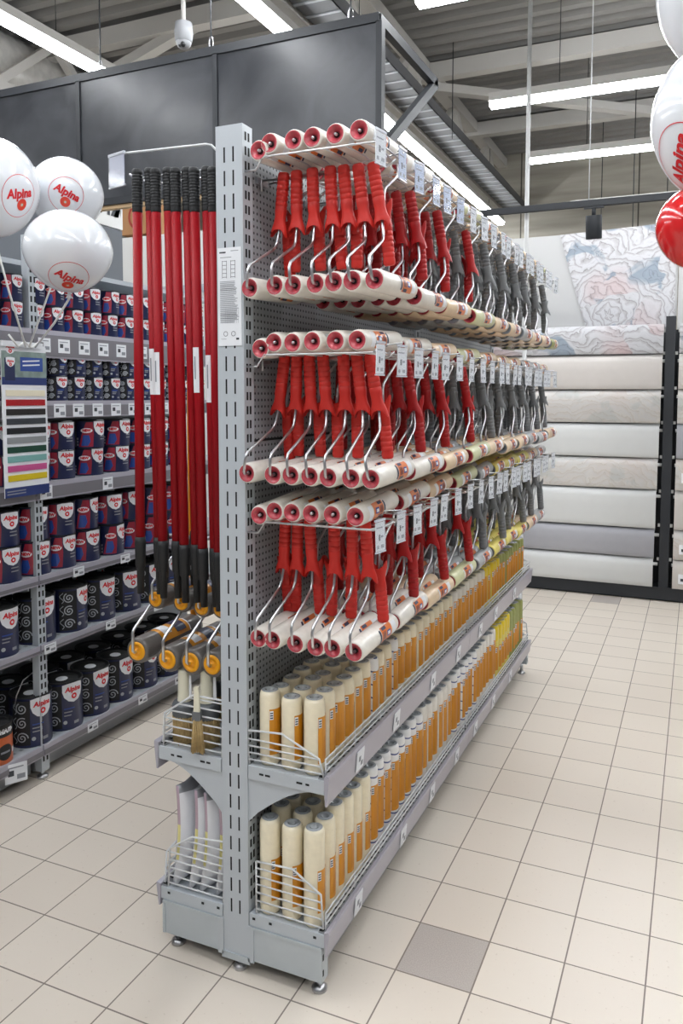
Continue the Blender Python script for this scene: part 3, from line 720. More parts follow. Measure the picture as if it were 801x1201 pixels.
def side(sg):
    X0 = XR if sg > 0 else XL; X1 = -.122 if sg > 0 else -.610
    A = lambda x: X0+sg*x
    W = abs(X1-X0)
    bx = lambda mb, a, b, *r: mb.box(min(A(a), A(b)), max(A(a), A(b)), *r)
    halves = ((GY0+.004, 1.10), (1.108, GY1-.002))
    for k, (a, b) in enumerate(halves):
        # base: end panel, kick plate, deck and lip
        for yy in ((GY0-.001, GY0+.012),) if k == 0 else ((GY1-.012, GY1+.001),):
            mb = MB(); bx(mb, .012, W-.008, yy[0], yy[1], .045, .135, zinc); bx(mb, .0, .016, yy[0]-.002, yy[1], .04, .137, grey)
            bx(mb, W-.014, W-.006, yy[0]-.002, yy[1]+.02, .045, .135, zinc)
            for zz in (.06, .1): bx(mb, W-.0065, W-.0055, yy[0]+.004, yy[0]+.01, zz, zz+.016, dark)
            bx(mb, .012, W-.008, yy[0]-.003, yy[0]+.002, .13, .137, zinc)
            gpart(mb, 'base_end_panel')
        mb = MB(); bx(mb, W-.045, W-.035, a, b, .04, .13, greyd); gpart(mb, 'kick_plate')
        mb = MB(); bx(mb, .004, W-.001, a, b, .150, .170, grey)
        bx(mb, .003, W-.0005, a-.0045, a-.0005, .138, .1705, grey)
        for xx in (.012, .06, W-.03): bx(mb, xx, xx+.008, a-.0054, a-.004, .156, .162, dark)
        gpart(mb, 'base_deck')
        mb = MB(); mb.prism([(A(W), .178), (A(W+.012), .182), (A(W+.014), .176), (A(W+.007), .118), (A(W+.003), .118), (A(W), .16)], a-.006, b, lipm); gpart(mb, 'price_rail')
        # upper shelf
        for yy in (a, b-.008):
            mb = MB(); n = 10
            poly = [(A(.0), .55), (A(W), .55), (A(W), .525)]+[(A(W*(.93-.8*i/n)), .525-.085*(1-math.cos(i/n*PI/2))) for i in range(n+1)]+[(A(0), .41)]
            mb.prism(poly, yy+.0005, yy+.0075, grey); gpart(mb, 'shelf_bracket')
        mb = MB(); bx(mb, .004, W-.001, a+.001, b-.001, .5505, .560, grey); bx(mb, .003, W-.0005, a-.005, a, .526, .5605, grey)
        for xx, ww in ((.035, .012), (.052, .014), (W-.075, .016), (W-.05, .01)): bx(mb, xx, xx+ww, a-.0056, a-.004, .541, .546, dark)
        gpart(mb, 'shelf')
        mb = MB(); mb.prism([(A(W), .57), (A(W+.012), .574), (A(W+.014), .568), (A(W+.007), .498), (A(W+.003), .498), (A(W), .55)], a-.006, b, lipm); gpart(mb, 'price_rail')
        # wire guards: two runs along the front
        for zt, zz in ((.562, (.577, .592, .607)), (.172, (.187, .202, .217))):
            mb = MB()
            for q_ in zz: mb.tube([(A(W-.004+.0), a+.01, q_), (A(W-.004), b-.01, q_)], .0024, whitewire, 5)
            nn = int((b-a)/.16)
            for i in range(nn+1):
                yq = a+.012+(b-a-.024)*i/nn; mb.tube([(A(W-.004), yq, zt-.01), (A(W-.004), yq, zz[-1])], .002, whitewire, 5)
            gpart(mb, 'wire_guard')
            mb = MB(); mb.prism([(A(W-.018), zt-.0015), (A(W-.002), zt-.0015), (A(W-.002), zt+.006), (A(W-.018), zt+.002)], a, b, greyd)
            for i in range(int((b-a)/.03)): bx(mb, W-.016, W-.004, a+.03*i, a+.03*i+.008, zt+.0045, zt+.0062, dark)
            gpart(mb, 'divider_strip')
        for py in ((a+.03,) if k == 0 else (b-.03,)):
            mb = MB(); mb.tube([(A(W-.03), py, .05), (A(W-.03), py, .012)], .008, steel, 8); mb.lathe([(0, 0), (.02, 0), (.02, .006), (.01, .014), (0, .014)], steel, 14, at=(A(W-.03), py, 0)); gpart(mb, 'foot')
    # end wire fences
    for yq in (GY0+.006, GY1-.008):
        for z0, dz in ((.562, 0), (.172, 0)):
            prof_ = [(-.008, .085), (.095, .093), (W-.016, .048), (W-.004, .006)] if sg > 0 else [(.0, .15), (.09, .15), (W-.016, .088), (W-.012, .0)]
            if sg > 0 and z0 < .3: prof_ = [(.02, .137), (.125, .142), (W-.012, .096), (W-.006, .01)]
            if sg < 0 and z0 < .3: prof_ = [(.0, .165), (.10, .155), (W-.026, .108), (W-.02, .0)]
            mb = MB(); mb.tube([(A(x), yq, z0+h) for x, h in prof_], .0028, whitewire, 6)
            mb.tube([(A(prof_[0][0]), yq, z0+prof_[0][1]), (A(max(prof_[0][0], .004)), yq, z0)], .0024, whitewire, 6)
            hz = .012; step = .0175 if z0 > .3 and sg > 0 else .0215
            while hz < prof_[0][1]-.006:
                # right end where the sloping top meets this height
                xe = prof_[-1][0]
                for (xa, ha), (xb, hb) in zip(prof_[1:], prof_[2:]):
                    if hb <= hz <= ha and abs(ha-hb) > 1e-6: xe = xa+(xb-xa)*(ha-hz)/(ha-hb)
                mb.tube([(A(prof_[0][0]), yq, z0+hz), (A(xe), yq, z0+hz)], .0022, whitewire, 5); hz += step
            gpart(mb, 'wire_end_fence')
            if sg < 0 and yq < 0:   # small loop of the front fence
                mb = MB(); hh = prof_[-2][1]*.75
                for k in range(3):
                    mb.tube([(A(W-.004), yq+.02+.0*k, z0+.012+k*.02), (A(W-.004), yq+2.3, z0+.012+k*.02)], .0022, whitewire, 5)
                mb.tube([(A(W-.008), yq+.0, z0), (A(W+.0), yq+.015, z0+.02), (A(W+.0), yq+.02, z0+hh), (A(W-.006), yq+.05, z0+hh+.012), (A(W-.006), yq+2.3, z0+hh+.012)], .0026, whitewire, 6)
                gpart(mb, 'wire_guard')
side(1); side(-1)
for py in (GY0+.02, 1.11, GY1-.02):
    mb = MB(); mb.tube([(-.375, py, .04), (-.375, py, .012)], .008, steel, 8); mb.lathe([(0, 0), (.018, 0), (.018, .006), (.01, .014), (0, .014)], steel, 14, at=(-.375, py, 0)); gpart(mb, 'foot')
# notice on the upright
t = thing('notice_sheet', 'white printed instruction sheet stuck on the slotted end upright', 'notice', (-.375, GY0-.0012, 1.727))
mb = MB(); mb.box(-.033, .033, -.0006, .0004, -.118, .118, paper); mb.build('sheet', t)
mb = MB()
def bar(x0, x1, z0, z1, m): mb.quad((x0, -.001, z0), (x1, -.001, z0), (x1, -.001, z1), (x0, -.001, z1), m)
bar(-.028, -.010, .105, .1085, ink); bar(.004, .026, .109, .1105, inkl); bar(-.026, .006, .094, .0955, inkl)
for cx_ in (-.014, .010):
    for k in range(5): bar(cx_-.006, cx_+.006, .047+.0095*k, .048+.0095*k, ink)
    bar(cx_-.0065, cx_-.0055, .045, .087, ink); bar(cx_+.0055, cx_+.0065, .045, .087, ink)
zz = .036
while zz > -.064:
    bar(-.027, random.uniform(.012, .027), zz, zz+.0014, inkl if random.random() < .8 else ink); zz -= .0034
for k in range(9): bar(-.012+.0045*k, -.0115+.0045*k, -.064, -.03, inkl)
for cx_ in (-.012, .010):
    v, fs = ring2d(cx_, -.089, .0062, .0062, .0012, 18); mb.add([(a, -.001, b) for a, b in v], fs, ink)
bar(.018, .026, -.104, -.099, ink); bar(-.025, -.01, -.102, -.101, inkl)
mb.build('print', t, fix=False)
# price cards on the gondola rails
gc = Proto(lambda: (lambda o: ([mbx.build(n_, o) for mbx, n_ in ((MB().box(0, .0015, -.024, .024, -.027, .027, paper), 'card'), (MB().box(.0015, .002, -.010, .002, -.004, .010, inkl).box(.0015, .002, .004, .016, -.018, -.006, inkl), 'print'))], o)[1])(thing('price_card', 'x', 'price card')))
for row, zc, ys in (('upper', .536, (.018, .29, .636, .939, 1.259, 1.523, 1.9)), ('lower', .148, (.009, .354, .638, .933, 1.2, 1.5, 1.84))):
    for i, y in enumerate(ys):
        o = gc(); o.location = (-.122+.0126, y, zc); o.rotation_euler = (0, math.radians(4.5), 0)
        tag(o, 'white price card, %s right rail of gondola, %s from near end' % (row, ordn(i)), 'price card', 'price cards on the gondola rails')

# ------------------------------------------------------------------ boxed roller refills standing on the right shelves
def sleeve(kind, h):
    r = .0245
    fz = {'cream': S_cream, 'stripe': S_stripe, 'yellow': S_yel, 'olive': S_olive, 'white': S_white}[kind]
    t = thing('roller_refill', 'x', 'roller refill')
    mb = MB(); mb.lathe([(0, 0), (r*.85, 0), (r*.97, .006), (r, .014), (r, h-.02), (r*.97, h-.008), (r*.86, h-.001), (r*.62, h+.001)], fz, 18)
    fs_ = mb.build('fleece_sleeve', t)
    mb = MB(); mb.lathe([(r*.8, h+.0008), (r*.6, h+.0032), (r*.33, h+.001), (r*.30, h-.012), (0, h-.012)], film, 16); mb.build('film_cap', fs_)
    if kind == 'yellow':
        mb = MB(); mb.lathe([(r+.0006, h-.07), (r+.0008, h-.02), (r*.97, h-.006), (r*.6, h+.004), (0, h+.006)], yelfilm, 16); mb.build('yellow_wrap', t)
    mb = MB(); z0, z1 = h*.16, h*(.78 if h < .22 else .60)
    if kind in ('stripe', 'white'): z1 = h*.80
    R = r+.0007
    vs = [(R*math.cos(a), R*math.sin(a), z) for z in (z0, z1) for a in [(-.75+.2*i) for i in range(11)]]
    mb.add(vs, [(i, i+1, 12+i, 11+i) for i in range(10)], amber, True)
    def patch(a0, a1, za, zb_, m, rr=.0012):
        k = 4; vv = [((r+rr)*math.cos(a0+(a1-a0)*i/k), (r+rr)*math.sin(a0+(a1-a0)*i/k), z) for z in (za, zb_) for i in range(k+1)]
        mb.add(vv, [(i, i+1, k+2+i, k+1+i) for i in range(k)], m, True)
    patch(-.72, -.38, z1-.026, z1-.004, paper)
    for k in range(3): patch(-.68, -.42, z1-.023+.006*k, z1-.020+.006*k, ink, .0016)
    for k in range(5):
        a = -.28+.17*k; patch(a, a+.05, z0+.012, z1-.03-.02*(k % 2), brownp)
    patch(.75, .98, z0+.02, z1-.03, navy)
    mb.build('amber_label', fs_, fix=False)
    return t
yelfilm = mat('yellow_film', 'e6c912', .3, coat=.6); brownp = mat('brown_print', 'c07a10', .45)
PR = {(k, h): Proto((lambda k, h: (lambda: sleeve(k, h)))(k, h)) for k in ('cream', 'stripe', 'yellow', 'olive', 'white') for h in (.185, .25)}
DESC = {'cream': 'cream refill with amber label', 'stripe': 'blue-striped white refill with amber label', 'yellow': 'yellow-topped refill with amber label', 'olive': 'olive refill with amber label', 'white': 'white refill with amber label'}
for shelf, zf, h in (('upper', .5605, .185), ('lower', .1705, .25)):
    i = 0; y = -.135
    while y < 2.30:
        if shelf == 'upper': kind = 'cream' if i < 6 else ('stripe' if i < 10 else ('cream' if i < 20 else ('white' if i < 28 else ('yellow' if i < 33 else 'olive'))))
        else: kind = 'cream' if i < 6 else ('stripe' if i < 14 else ('white' if i < 20 else ('stripe' if i < 26 else ('white' if i < 32 else ('yellow' if i < 37 else 'olive')))))
        if shelf == 'upper' and kind == 'stripe' and i in (7, 8): kind = 'cream'
        for c in range(3 if i < 9 else (2 if i < 20 else 1)):
            o = PR[(kind, h)]()
            x = -.170-.0615*(c if c < 3 else 2.6)+random.uniform(-.003, .003)
            if i < 7 and c < 3: x = -.166-.063*c
            yy = y+random.uniform(-.002, .002)
            o.location = (x, yy, zf); o.rotation_euler = (0, 0, random.uniform(-.35, .25)-.15); o.scale = (1.08, 1.08, random.uniform(.97, 1.02))
            tag(o, '%s, %s shelf, %s from near end, %s' % (DESC[kind], shelf, ordn(i), ('front column', 'middle column', 'inner column')[c]), 'roller refill', 'roller refills on the %s shelf' % shelf)
        y += .0585; i += 1

# ================================================================== PAINT ROLLERS ON THE HOOKS
RL = .236
def roller(kind, L, small=False):
    """axis along Y, sleeve centred on the origin, rod at -Y, handle above"""
    fz, cap, hd, lb = {'white': (S_white, reddk, red, olab), 'peach': (S_peach, reddk, redshaded, olab), 'green': (S_green, reddk, redshaded, olab), 'white2': (S_white, reddk, redshaded, olab),
                       'greypeach': (S_peach, greycap, greyh, olab), 'grey': (S_grey, greycap, greyh, olab), 'yellow': (S_yel, greycap, greyh, olab), 'olive': (S_olive, greycap, greyh, amber)}[kind]
    t = thing('paint_roller', 'x', 'paint roller')
    R = .0255; h = L/2
    mb = MB()
    n = 20
    mb.lathe([(R*.76, -h+.004), (R*.84, -h), (R*.95, -h+.005), (R, -h+.014), (R, h-.014), (R*.95, h-.005), (R*.84, h), (R*.76, h-.004)], fz, n, 'Y'); sl = mb.build('sleeve', t)
    for sg in (-1, 1):
        mb = MB(); mb.lathe([(R*.86, sg*(h-.001)), (R*.78, sg*(h+.0005)), (R*.62, sg*(h-.004)), (R*.34, sg*(h-.009)), (R*.30, sg*(h-.014)), (0, sg*(h-.014))], cap, n, 'Y')
        mb.lathe([(R*.24, sg*(h-.0135)), (R*.24, sg*(h-.0085)), (0, sg*(h-.0085))], dark, 10, 'Y')
        mb.lathe([(.0036, sg*(h-.010)), (.0036, sg*(h-.002)), (0, sg*(h-.002))], steel, 8, 'Y'); mb.build('end_cap', sl)
    # printed band, towards +X and up
    mb = MB()
    def patch(y0, y1, a0, a1, m, e):
        k = max(2, int((a1-a0)/.25)); vv = [((R+e)*math.cos(a0+(a1-a0)*i/k), yy, (R+e)*math.sin(a0+(a1-a0)*i/k)) for yy in (y0, y1) for i in range(k+1)]
        mb.add(vv, [(i, k+1+i, k+2+i, i+1) for i in range(k)], m, True)
    b0 = .0 if kind in ('white', 'white2') else -.02
    for s_ in (0, PI):      # same band seen when the roller is turned over
        patch(b0, b0+.062, -.85, .85, lb, .0007) if s_ == 0 else None
    patch(b0+.006, b0+.03, .5, .8, navy, .0012); patch(b0+.006, b0+.03, -.8, -.5, navy, .0012)
    patch(b0+.030, b0+.052, -.3, .25, bluep, .0012); patch(b0+.034, b0+.048, -.16, .12, paper, .0016)
    for k in range(3): patch(b0+.007+.006*k, b0+.010+.006*k, -.35, .35, navy, .0012)
    patch(b0+.066, b0+.090, -.7, .7, paper, .0006); patch(b0-.012, b0-.004, -.7, .7, navy if kind.startswith('white') else paper, .0007)
    mb.build('printed_band', sl, fix=False)
    # rod
    e = -h-.012
    mb = MB(); mb.tube([(0, -h+.03, 0), (0, e+.004, 0), (0, e, .004), (0, e-.001, .040), (0, e+.006, .052), (0, -.028, .098), (0, -.016, .106), (0, -.008, .118), (0, 0, .15), (0, 0, .17)], .0036, steel, 7); mb.build('wire_frame', t)
    # handle
    z0, z1 = .132, .288
    sec = [(0, .0225, .0115), (.018, .0205, .011), (.036, .015, .0105), (.05, .0132, .0108), (.058, .0142, .0116)]
    zz = .064
    for k in range(6): sec += [(zz, .0145, .0118), (zz+.0095, .0145, .0118), (zz+.0105, .0136, .0110), (zz+.012, .0136, .0110)]; zz += .0125
    sec += [(.142, .0146, .0115), (.152, .0140, .0108), (.156, .0112, .008)]
    n = 16; rows = []
    for i, (dz, rx, ry) in enumerate(sec):
        row = []
        for k in range(n):
            a = 2*PI*k/n; c_, s_ = math.cos(a), math.sin(a)
            x = rx*math.copysign(abs(c_)**.75, c_); y_ = ry*math.copysign(abs(s_)**.75, s_)
            lift = .020*(s_*s_) if i == 0 else (.010*(s_*s_) if i == 1 else 0)
            row.append((x, y_, z0+dz+lift))
        rows.append(row)
    mb = MB(); vs = [p for r_ in rows for p in r_]; fs = []
    for j in range(len(rows)-1):
        for k in range(n): fs.append((j*n+k, j*n+(k+1) % n, (j+1)*n+(k+1) % n, (j+1)*n+k))
    fs.append(tuple(range((len(rows)-1)*n, len(rows)*n)))
    mb.add(vs, fs, hd, True)
    # inner wall of the flare
    vi = []
    for i, (dz, rx, ry) in enumerate(sec[:4]):
        for k in range(n):
            a = 2*PI*k/n; c_, s_ = math.cos(a), math.sin(a); q_ = .88
            lift = .020*(s_*s_) if i == 0 else (.010*(s_*s_) if i == 1 else 0)
            vi.append((q_*rx*math.copysign(abs(c_)**.75, c_), q_*ry*math.copysign(abs(s_)**.75, s_), z0+dz+lift))
    mb.add(vi, [(j*n+k, (j+1)*n+k, (j+1)*n+(k+1) % n, j*n+(k+1) % n) for j in range(3) for k in range(n)]+[tuple(3*n+k for k in range(n))], hd, True)
    mb.build('handle', t, fix=False)
    return t
RP = {}
def get_roller(kind, L):
    if (kind, L) not in RP: RP[(kind, L)] = Proto(lambda: roller(kind, L))
    return RP[(kind, L)]()
NEAR = [-.19, .07, .305, .58, .85, 1.08, 1.30, 1.52, 1.74, 1.96]
ROWZ = [(2.087, 1.748, 'top'), (1.621, 1.304, 'middle'), (1.214, .900, 'bottom')]
KIND = [['white', 'white', 'peach', 'green', 'greypeach', 'greypeach', 'grey', 'greypeach', 'greypeach', 'olive'],
        ['white', 'white', 'peach', 'green', 'greypeach', 'greypeach', 'greypeach', 'grey', 'grey', 'greypeach'],
        ['white', 'white', 'peach', 'green', 'grey', 'yellow', 'yellow', 'yellow', 'greypeach', 'grey']]
RNAME = {'white2': 'white red-handled roller', 'white': 'white red-handled roller', 'peach': 'peach red-handled roller', 'green': 'pale green red-handled roller', 'greypeach': 'peach grey-handled roller', 'grey': 'grey roller with grey handle', 'yellow': 'yellow grey-handled roller', 'olive': 'olive grey-handled roller'}
XA = [[-.308, -.243, -.190, -.136, -.088, -.041, .010], [-.318, -.252, -.198, -.151, -.103, -.048, .004], [-.292, -.250, -.192, -.137, -.089, -.037]]
HA = [[-.272, -.240, -.194, -.148, -.114, -.077, -.039], [-.272, -.239, -.206, -.168, -.113, -.078, -.045], [-.273, -.239, -.206, -.137, -.090, -.054]]
XB = [[-.285, -.252, -.193, -.139, -.084, -.026], [-.288, -.242, -.192, -.139, -.084, -.026], [-.296, -.248, -.201, -.145, -.090, -.032]]
def rack(y, zB, zA, X1, nm):
    t = thing('wire_hook_rack', nm, 'hook', (XR, y, zB-.033), 0, 'wire hook racks')
    mb = MB()
    L1 = X1-XR
    for yy in (.03, .20):
        mb.tube([(-.006, yy, -.03), (.03, yy, -.03), (.05, yy, -.002), (L1-.012, yy, -.002), (L1, yy, .01)], .0028, steel, 6)
    for k in range(6):
        xx = .06+(L1-.09)*k/5; mb.tube([(xx, .03, -.004), (xx+.012, .115, -.004), (xx, .20, -.004)], .0018, steel, 5)
    mb.tube([(L1-.008, .015, -.0005), (L1-.008, .215, -.0005)], .0022, steel, 5)
    mb.build('wire_tray', t)
    zh = zA+.2755-(zB-.033)
    mb = MB()
    mb.tube([(-.006, .118, zh), (L1-.012, .118, zh), (L1+.004, .118, zh+.012)], .003, steel, 6)
    mb.tube([(L1+.012, .150, zh+.035), (-.002, .150, zh+.0)], .0022, steel, 5)
    mb.build('hook_rod', t)
    mb = MB(); mb.box(-.008, -.002, .09, .145, zh-.012, zh+.004, steel); mb.tube([(-.004, .118, zh), (.004, .10, zh-.0), (.004, .10, zh-.03)], .003, steel, 6); mb.build('mount_clip', t)
def tagcard(blue):
    t = thing('price_tag', 'x', 'price tag')
    mb = MB(); mb.box(0, .0012, -.021, .021, -.066, .0, bluetag if blue else paper); cd_ = mb.build('card', t)
    mb = MB(); mb.box(.0012, .0016, -.017, .010, -.014, -.011, inkl); mb.box(.0012, .0016, -.008, -.001, -.042, -.028, ink); mb.box(.0012, .0016, .002, .013, -.036, -.031, inkl); mb.box(.0012, .0016, .002, .015, -.060, -.052, inkl); mb.box(.0012, .0016, -.016, -.008, -.060, -.052, inkl); mb.build('print', cd_)
    mb = MB(); mb.box(.002, .0028, -.0225, .0225, -.069, .004, clear); mb.box(-.001, .003, -.0225, .0225, .002, .007, whitem); mb.box(-.001, .003, -.0225, .0225, -.070, -.067, whitem); mb.build('clear_holder', t)
    mb = MB(); mb.tube([(-.012, 0, .0), (-.001, 0, .006), (.0, -.018, .006), (.0, .018, .006)], .0016, steel, 5); mb.build('hanger', t)
    return t
whitem = mat('holder_rim', 'c9cdd6', .3, coat=.4)
TP = [Proto(lambda: tagcard(False)), Proto(lambda: tagcard(True))]
for r, (zB, zA, rn) in enumerate(ROWZ):
    for fcg, y in enumerate(NEAR):
        kind = KIND[r][fcg]; L = RL if fcg < 3 else (.25 if fcg == 3 else .205)
        yc = y+L/2
        tipx = .02 if r != 1 else .02
        rack(y, zB, zA, .012, 'chrome wire hook rack of the %s roller row, %s from near end' % (rn, ordn(fcg)))
        bunch = '%s bunch, %s row' % (ordn(fcg), rn)
        # A: hanging, sleeve down
        xa, ha = XA[r], HA[r]
        idx = list(range(len(xa))) if fcg == 0 else (list(range(len(xa)))[1:] if fcg < 4 else list(range(len(xa)))[-5:])
        for i in idx:
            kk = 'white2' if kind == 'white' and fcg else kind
            if fcg == 3 and i != idx[-1]: kk = 'grey'
            o = get_roller(kk, L)
            dx = 0 if fcg == 0 else random.uniform(-.004, .004)
            ang = math.atan2(ha[i]-xa[i], .285); dz = 0 if fcg == 0 else random.uniform(-.006, .004)
            if r == 0: dz -= min(.05, .02*fcg) if fcg < 4 else .03
            lag = 0 if fcg == 0 else random.uniform(-.008, .008)
            o.location = (xa[i]+dx+(.0 if fcg else 0), yc+lag, zA+dz); o.rotation_euler = (random.uniform(.02, .045), ang, random.uniform(-.03, .03))
            if r == 0 and fcg: o.location.z = zA-.006
            tag(o, '%s, sleeve down, %s from panel, %s' % (RNAME[kk], ordn(i), bunch), 'paint roller', 'rollers hanging sleeve down, %s row' % rn)
        # B: turned over, sleeve lying on the wire tray, handle hanging through
        xb = XB[r]
        idx = list(range(len(xb))) if fcg == 0 else (list(range(len(xb)))[1:] if fcg < 4 else list(range(len(xb)))[-4:])
        for i in idx:
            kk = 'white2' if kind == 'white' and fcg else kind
            if fcg == 3 and i != idx[-1]: kk = 'grey'
            o = get_roller(kk, L)
            dx = 0 if fcg == 0 else random.uniform(-.004, .004)
            o.location = (xb[i]+dx-.014, yc+.026+(0 if fcg == 0 else random.uniform(-.006, .006)), zB)
            o.rotation_euler = (PI+random.uniform(.045, .07), random.uniform(-.05, .05)-(.06 if i == len(xb)-1 else 0), random.uniform(-.03, .03))
            if fcg == 0 and i == 0: o.location.z -= .012; o.location.x += .004
            tag(o, '%s, sleeve up, %s from panel, %s' % (RNAME[kk], ordn(i), bunch), 'paint roller', 'rollers lying sleeve up, %s row' % rn)
        for k, dy in enumerate((.012, .15)):
            if fcg == 9 and k == 1: dy = .18
            o = TP[1 if (r == 0 and fcg*2+k < 6 and fcg*2+k > 0) else 0]()
            o.location = (.022 if r else .02, y+dy, zB-.012-(0 if r else .012)-(0 if r != 1 else .006)); o.rotation_euler = (0, random.uniform(-.03, .05), random.uniform(-.22, -.05))
            tag(o, '%s price tag hanging from the %s roller row, %s from near end' % ('bluish' if (r == 0 and 0 < fcg*2+k < 6) else 'white', rn, ordn(fcg*2+k)), 'price tag', 'price tags on the roller hooks')

# ================================================================== LEFT SIDE OF THE GONDOLA
# telescopic poles on a hook
t = thing('pole_hook', 'long chromed double hook sticking out at the top left of the upright', 'hook', (XL, -.1, 2.12))
mb = MB(); mb.tube([(.0, -.02, -.05), (-.02, -.03, -.03), (-.04, -.03, -.012), (-.055, -.03, -.008), (-.36, .0, .012)], .003, whitewire, 6); mb.build('tag_arm', t)
for yy in (-.0, .06):
    mb = MB(); mb.tube([(.0, yy, -.06), (-.30, yy, -.06), (-.318, yy, -.045)], .0032, steel, 6); mb.build('hook_rod', t)
t = thing('tag_holder', 'clear price holder hanging at the end of the pole hook', 'price tag', (-.772, -.1, 2.128), -.25)
mb = MB(); mb.box(-.032, .032, -.001, .001, -.078, .0, mat('lilac_card', '9c9db5', .3, coat=.5)); mb.build('card', t)
mb = MB(); mb.box(-.034, .034, -.003, -.0015, -.082, .004, clear); mb.box(-.035, .035, -.003, .003, .0, .007, whitem); mb.box(-.035, .035, -.003, .003, -.083, -.079, whitem); mb.build('clear_holder', t)
def pole():
    t = thing('telescopic_pole', 'x', 'extension pole')
    mb = MB(); mb.lathe([(0, 0), (.0125, 0), (.0125, -.108)], polered, 14); mb.add([], [], polered)
    mb = MB()
    pr = [(0, .0), (.010, .0), (.0135, -.004)]
    z_ = -.01
    while z_ > -.10: pr += [(.0140, z_), (.0140, z_-.004), (.0131, z_-.005), (.0131, z_-.0065)]; z_ -= .0075
    pr += [(.0138, -.108), (.0128, -.112), (0, -.112)]
    mb.lathe(pr[::-1], black, 14); mb.build('rubber_grip', t)
    mb = MB(); mb.lathe([(0, -.985), (.0128, -.985), (.0128, -.110), (0, -.11)], polered, 14); mb.build('tube', t)
    mb = MB(); mb.lathe([(0, -1.125), (.0095, -1.125), (.0105, -1.055), (.0140, -1.052), (.0150, -.985), (.0138, -.970), (0, -.970)], black, 14); mb.build('lock_sleeve', t)
    return t
pp = Proto(pole)
PX = [(-.686, -.698), (-.654, -.642), (-.628, -.622), (-.596, -.583), (-.566, -.552), (-.537, -.522), (-.509, -.494), (-.478, -.464), (-.452, -.446)]
for i, (x0, x1) in enumerate(PX):
    o = pp(); yy = -.124 if i % 2 == 0 else -.114
    zt = 2.077-.0026*i-(.0 if i % 2 == 0 else -.004)
    o.location = (x0, yy, zt); o.rotation_euler = (0, -math.atan2(x1-x0, -1.1)+PI if False else math.atan2(x0-x1, 1.1), i*1.3)
    o.rotation_euler = (0, math.atan2(x0-x1, 1.1), 0)
    tag(o, 'red telescopic pole with black grip, %s from the left of the row' % ordn(i), 'extension pole', 'red telescopic poles')
def sticker(i, z, ln):
    x0, x1 = PX[i]; u_ = (2.077-z)/1.1; x = x0+(x1-x0)*u_; yy = -.124 if i % 2 == 0 else -.114
    mb = MB(); R = .0132
    vv = [(R*math.cos(a), R*math.sin(a), zz) for zz in (-ln, 0) for a in [-2.35+.25*k for k in range(7)]]
    mb.add(vv, [(k, k+1, 8+k, 7+k) for k in range(6)], paper, True)
    vv = [((R+.0004)*math.cos(a), (R+.0004)*math.sin(a), zz) for zz in (-ln*.7, -ln*.2) for a in [-1.8+.15*k for k in range(3)]]
    mb.add(vv, [(k, k+1, 4+k, 3+k) for k in range(2)], inkl, True)
    o = mb.build('paper_sticker', None, fix=False); o.location = (x-x0*1.0, 0, 0)
    return o, i, z
poles = [o for o in bpy.data.objects if o.name.startswith('telescopic_pole')]
poles.sort(key=lambda o: o.location.x)
for i, z, ln in ((2, 1.60, .11), (6, 1.61, .115), (7, 1.59, .12), (1, 1.61, .12)):
    o, _, _ = sticker(i, z, ln); o.parent = poles[i]; o.location = (0, 0, z-poles[i].location.z)
t = thing('orange_rod', 'orange plastic rod hanging behind the red poles', 'rod', (-.70, .12, .80))
mb = MB(); mb.lathe([(0, 0), (.006, 0), (.012, .05), (.013, .6), (.010, .9), (0, .9)], orangep, 12); mb.build('rod_body', t)
# big grey rollers with yellow caps
def greyroller():
    t = thing('facade_roller', 'x', 'paint roller'); R = .036; L = .27
    mb = MB(); mb.lathe([(R*.70, 0), (R*.86, -.002), (R*.97, .006), (R, .016), (R, L-.016), (R*.9, L), (R*.7, L)], S_dark, 24, 'Y'); mb.build('sleeve', t)
    for y0, s_ in ((0, 1), (L, -1)):
        mb = MB(); mb.lathe([(R*.72, y0+s_*.002), (R*.70, y0-s_*.003), (R*.5, y0-s_*.005), (R*.46, y0-s_*.001), (R*.2, y0-s_*.001), (R*.18, y0-s_*.006), (0, y0-s_*.006)], yel, 24, 'Y'); mb.build('end_cap', t)
    mb = MB()
    def patch(y0, y1, a0, a1, m, e):
        k = 6; vv = [((R+e)*math.cos(a0+(a1-a0)*i/k), yy, (R+e)*math.sin(a0+(a1-a0)*i/k)) for yy in (y0, y1) for i in range(k+1)]
        mb.add(vv, [(i, k+1+i, k+2+i, i+1) for i in range(k)], m, True)
    patch(.07, .20, .2, 2.6, amber, .0008); patch(.085, .12, .7, 2.4, paper, .0013); patch(.14, .185, .5, 2.0, navy, .0013); patch(.20, .205, .2, 2.6, paper, .0008)
    mb.build('printed_band', t, fix=False)
    mb = MB(); mb.tube([(0, .04, 0), (0, -.012, 0), (0, -.018, .006), (0, -.018, .055), (0, -.012, .064), (0, .115, .145), (0, .125, .155), (0, .128, .18)], .0042, steel, 8); mb.build('wire_frame', t)
    mb = MB(); mb.lathe([(0, .175), (.011, .175), (.013, .20), (.014, .30), (.011, .325), (0, .325)], black, 12, at=(0, .128, 0)); mb.build('handle', t)
    return t
gp = Proto(greyroller)
for i, (x, z) in enumerate(((-.697, .797), (-.597, .787), (-.522, .790), (-.456, .793))):
    o = gp(); o.location = (x, -.145, z); o.rotation_euler = (0, 0, random.uniform(-.04, .04)); tag(o, 'dark grey roller with yellow end cap, lower row, %s from left' % ordn(i), 'paint roller', 'grey facade rollers under the poles')
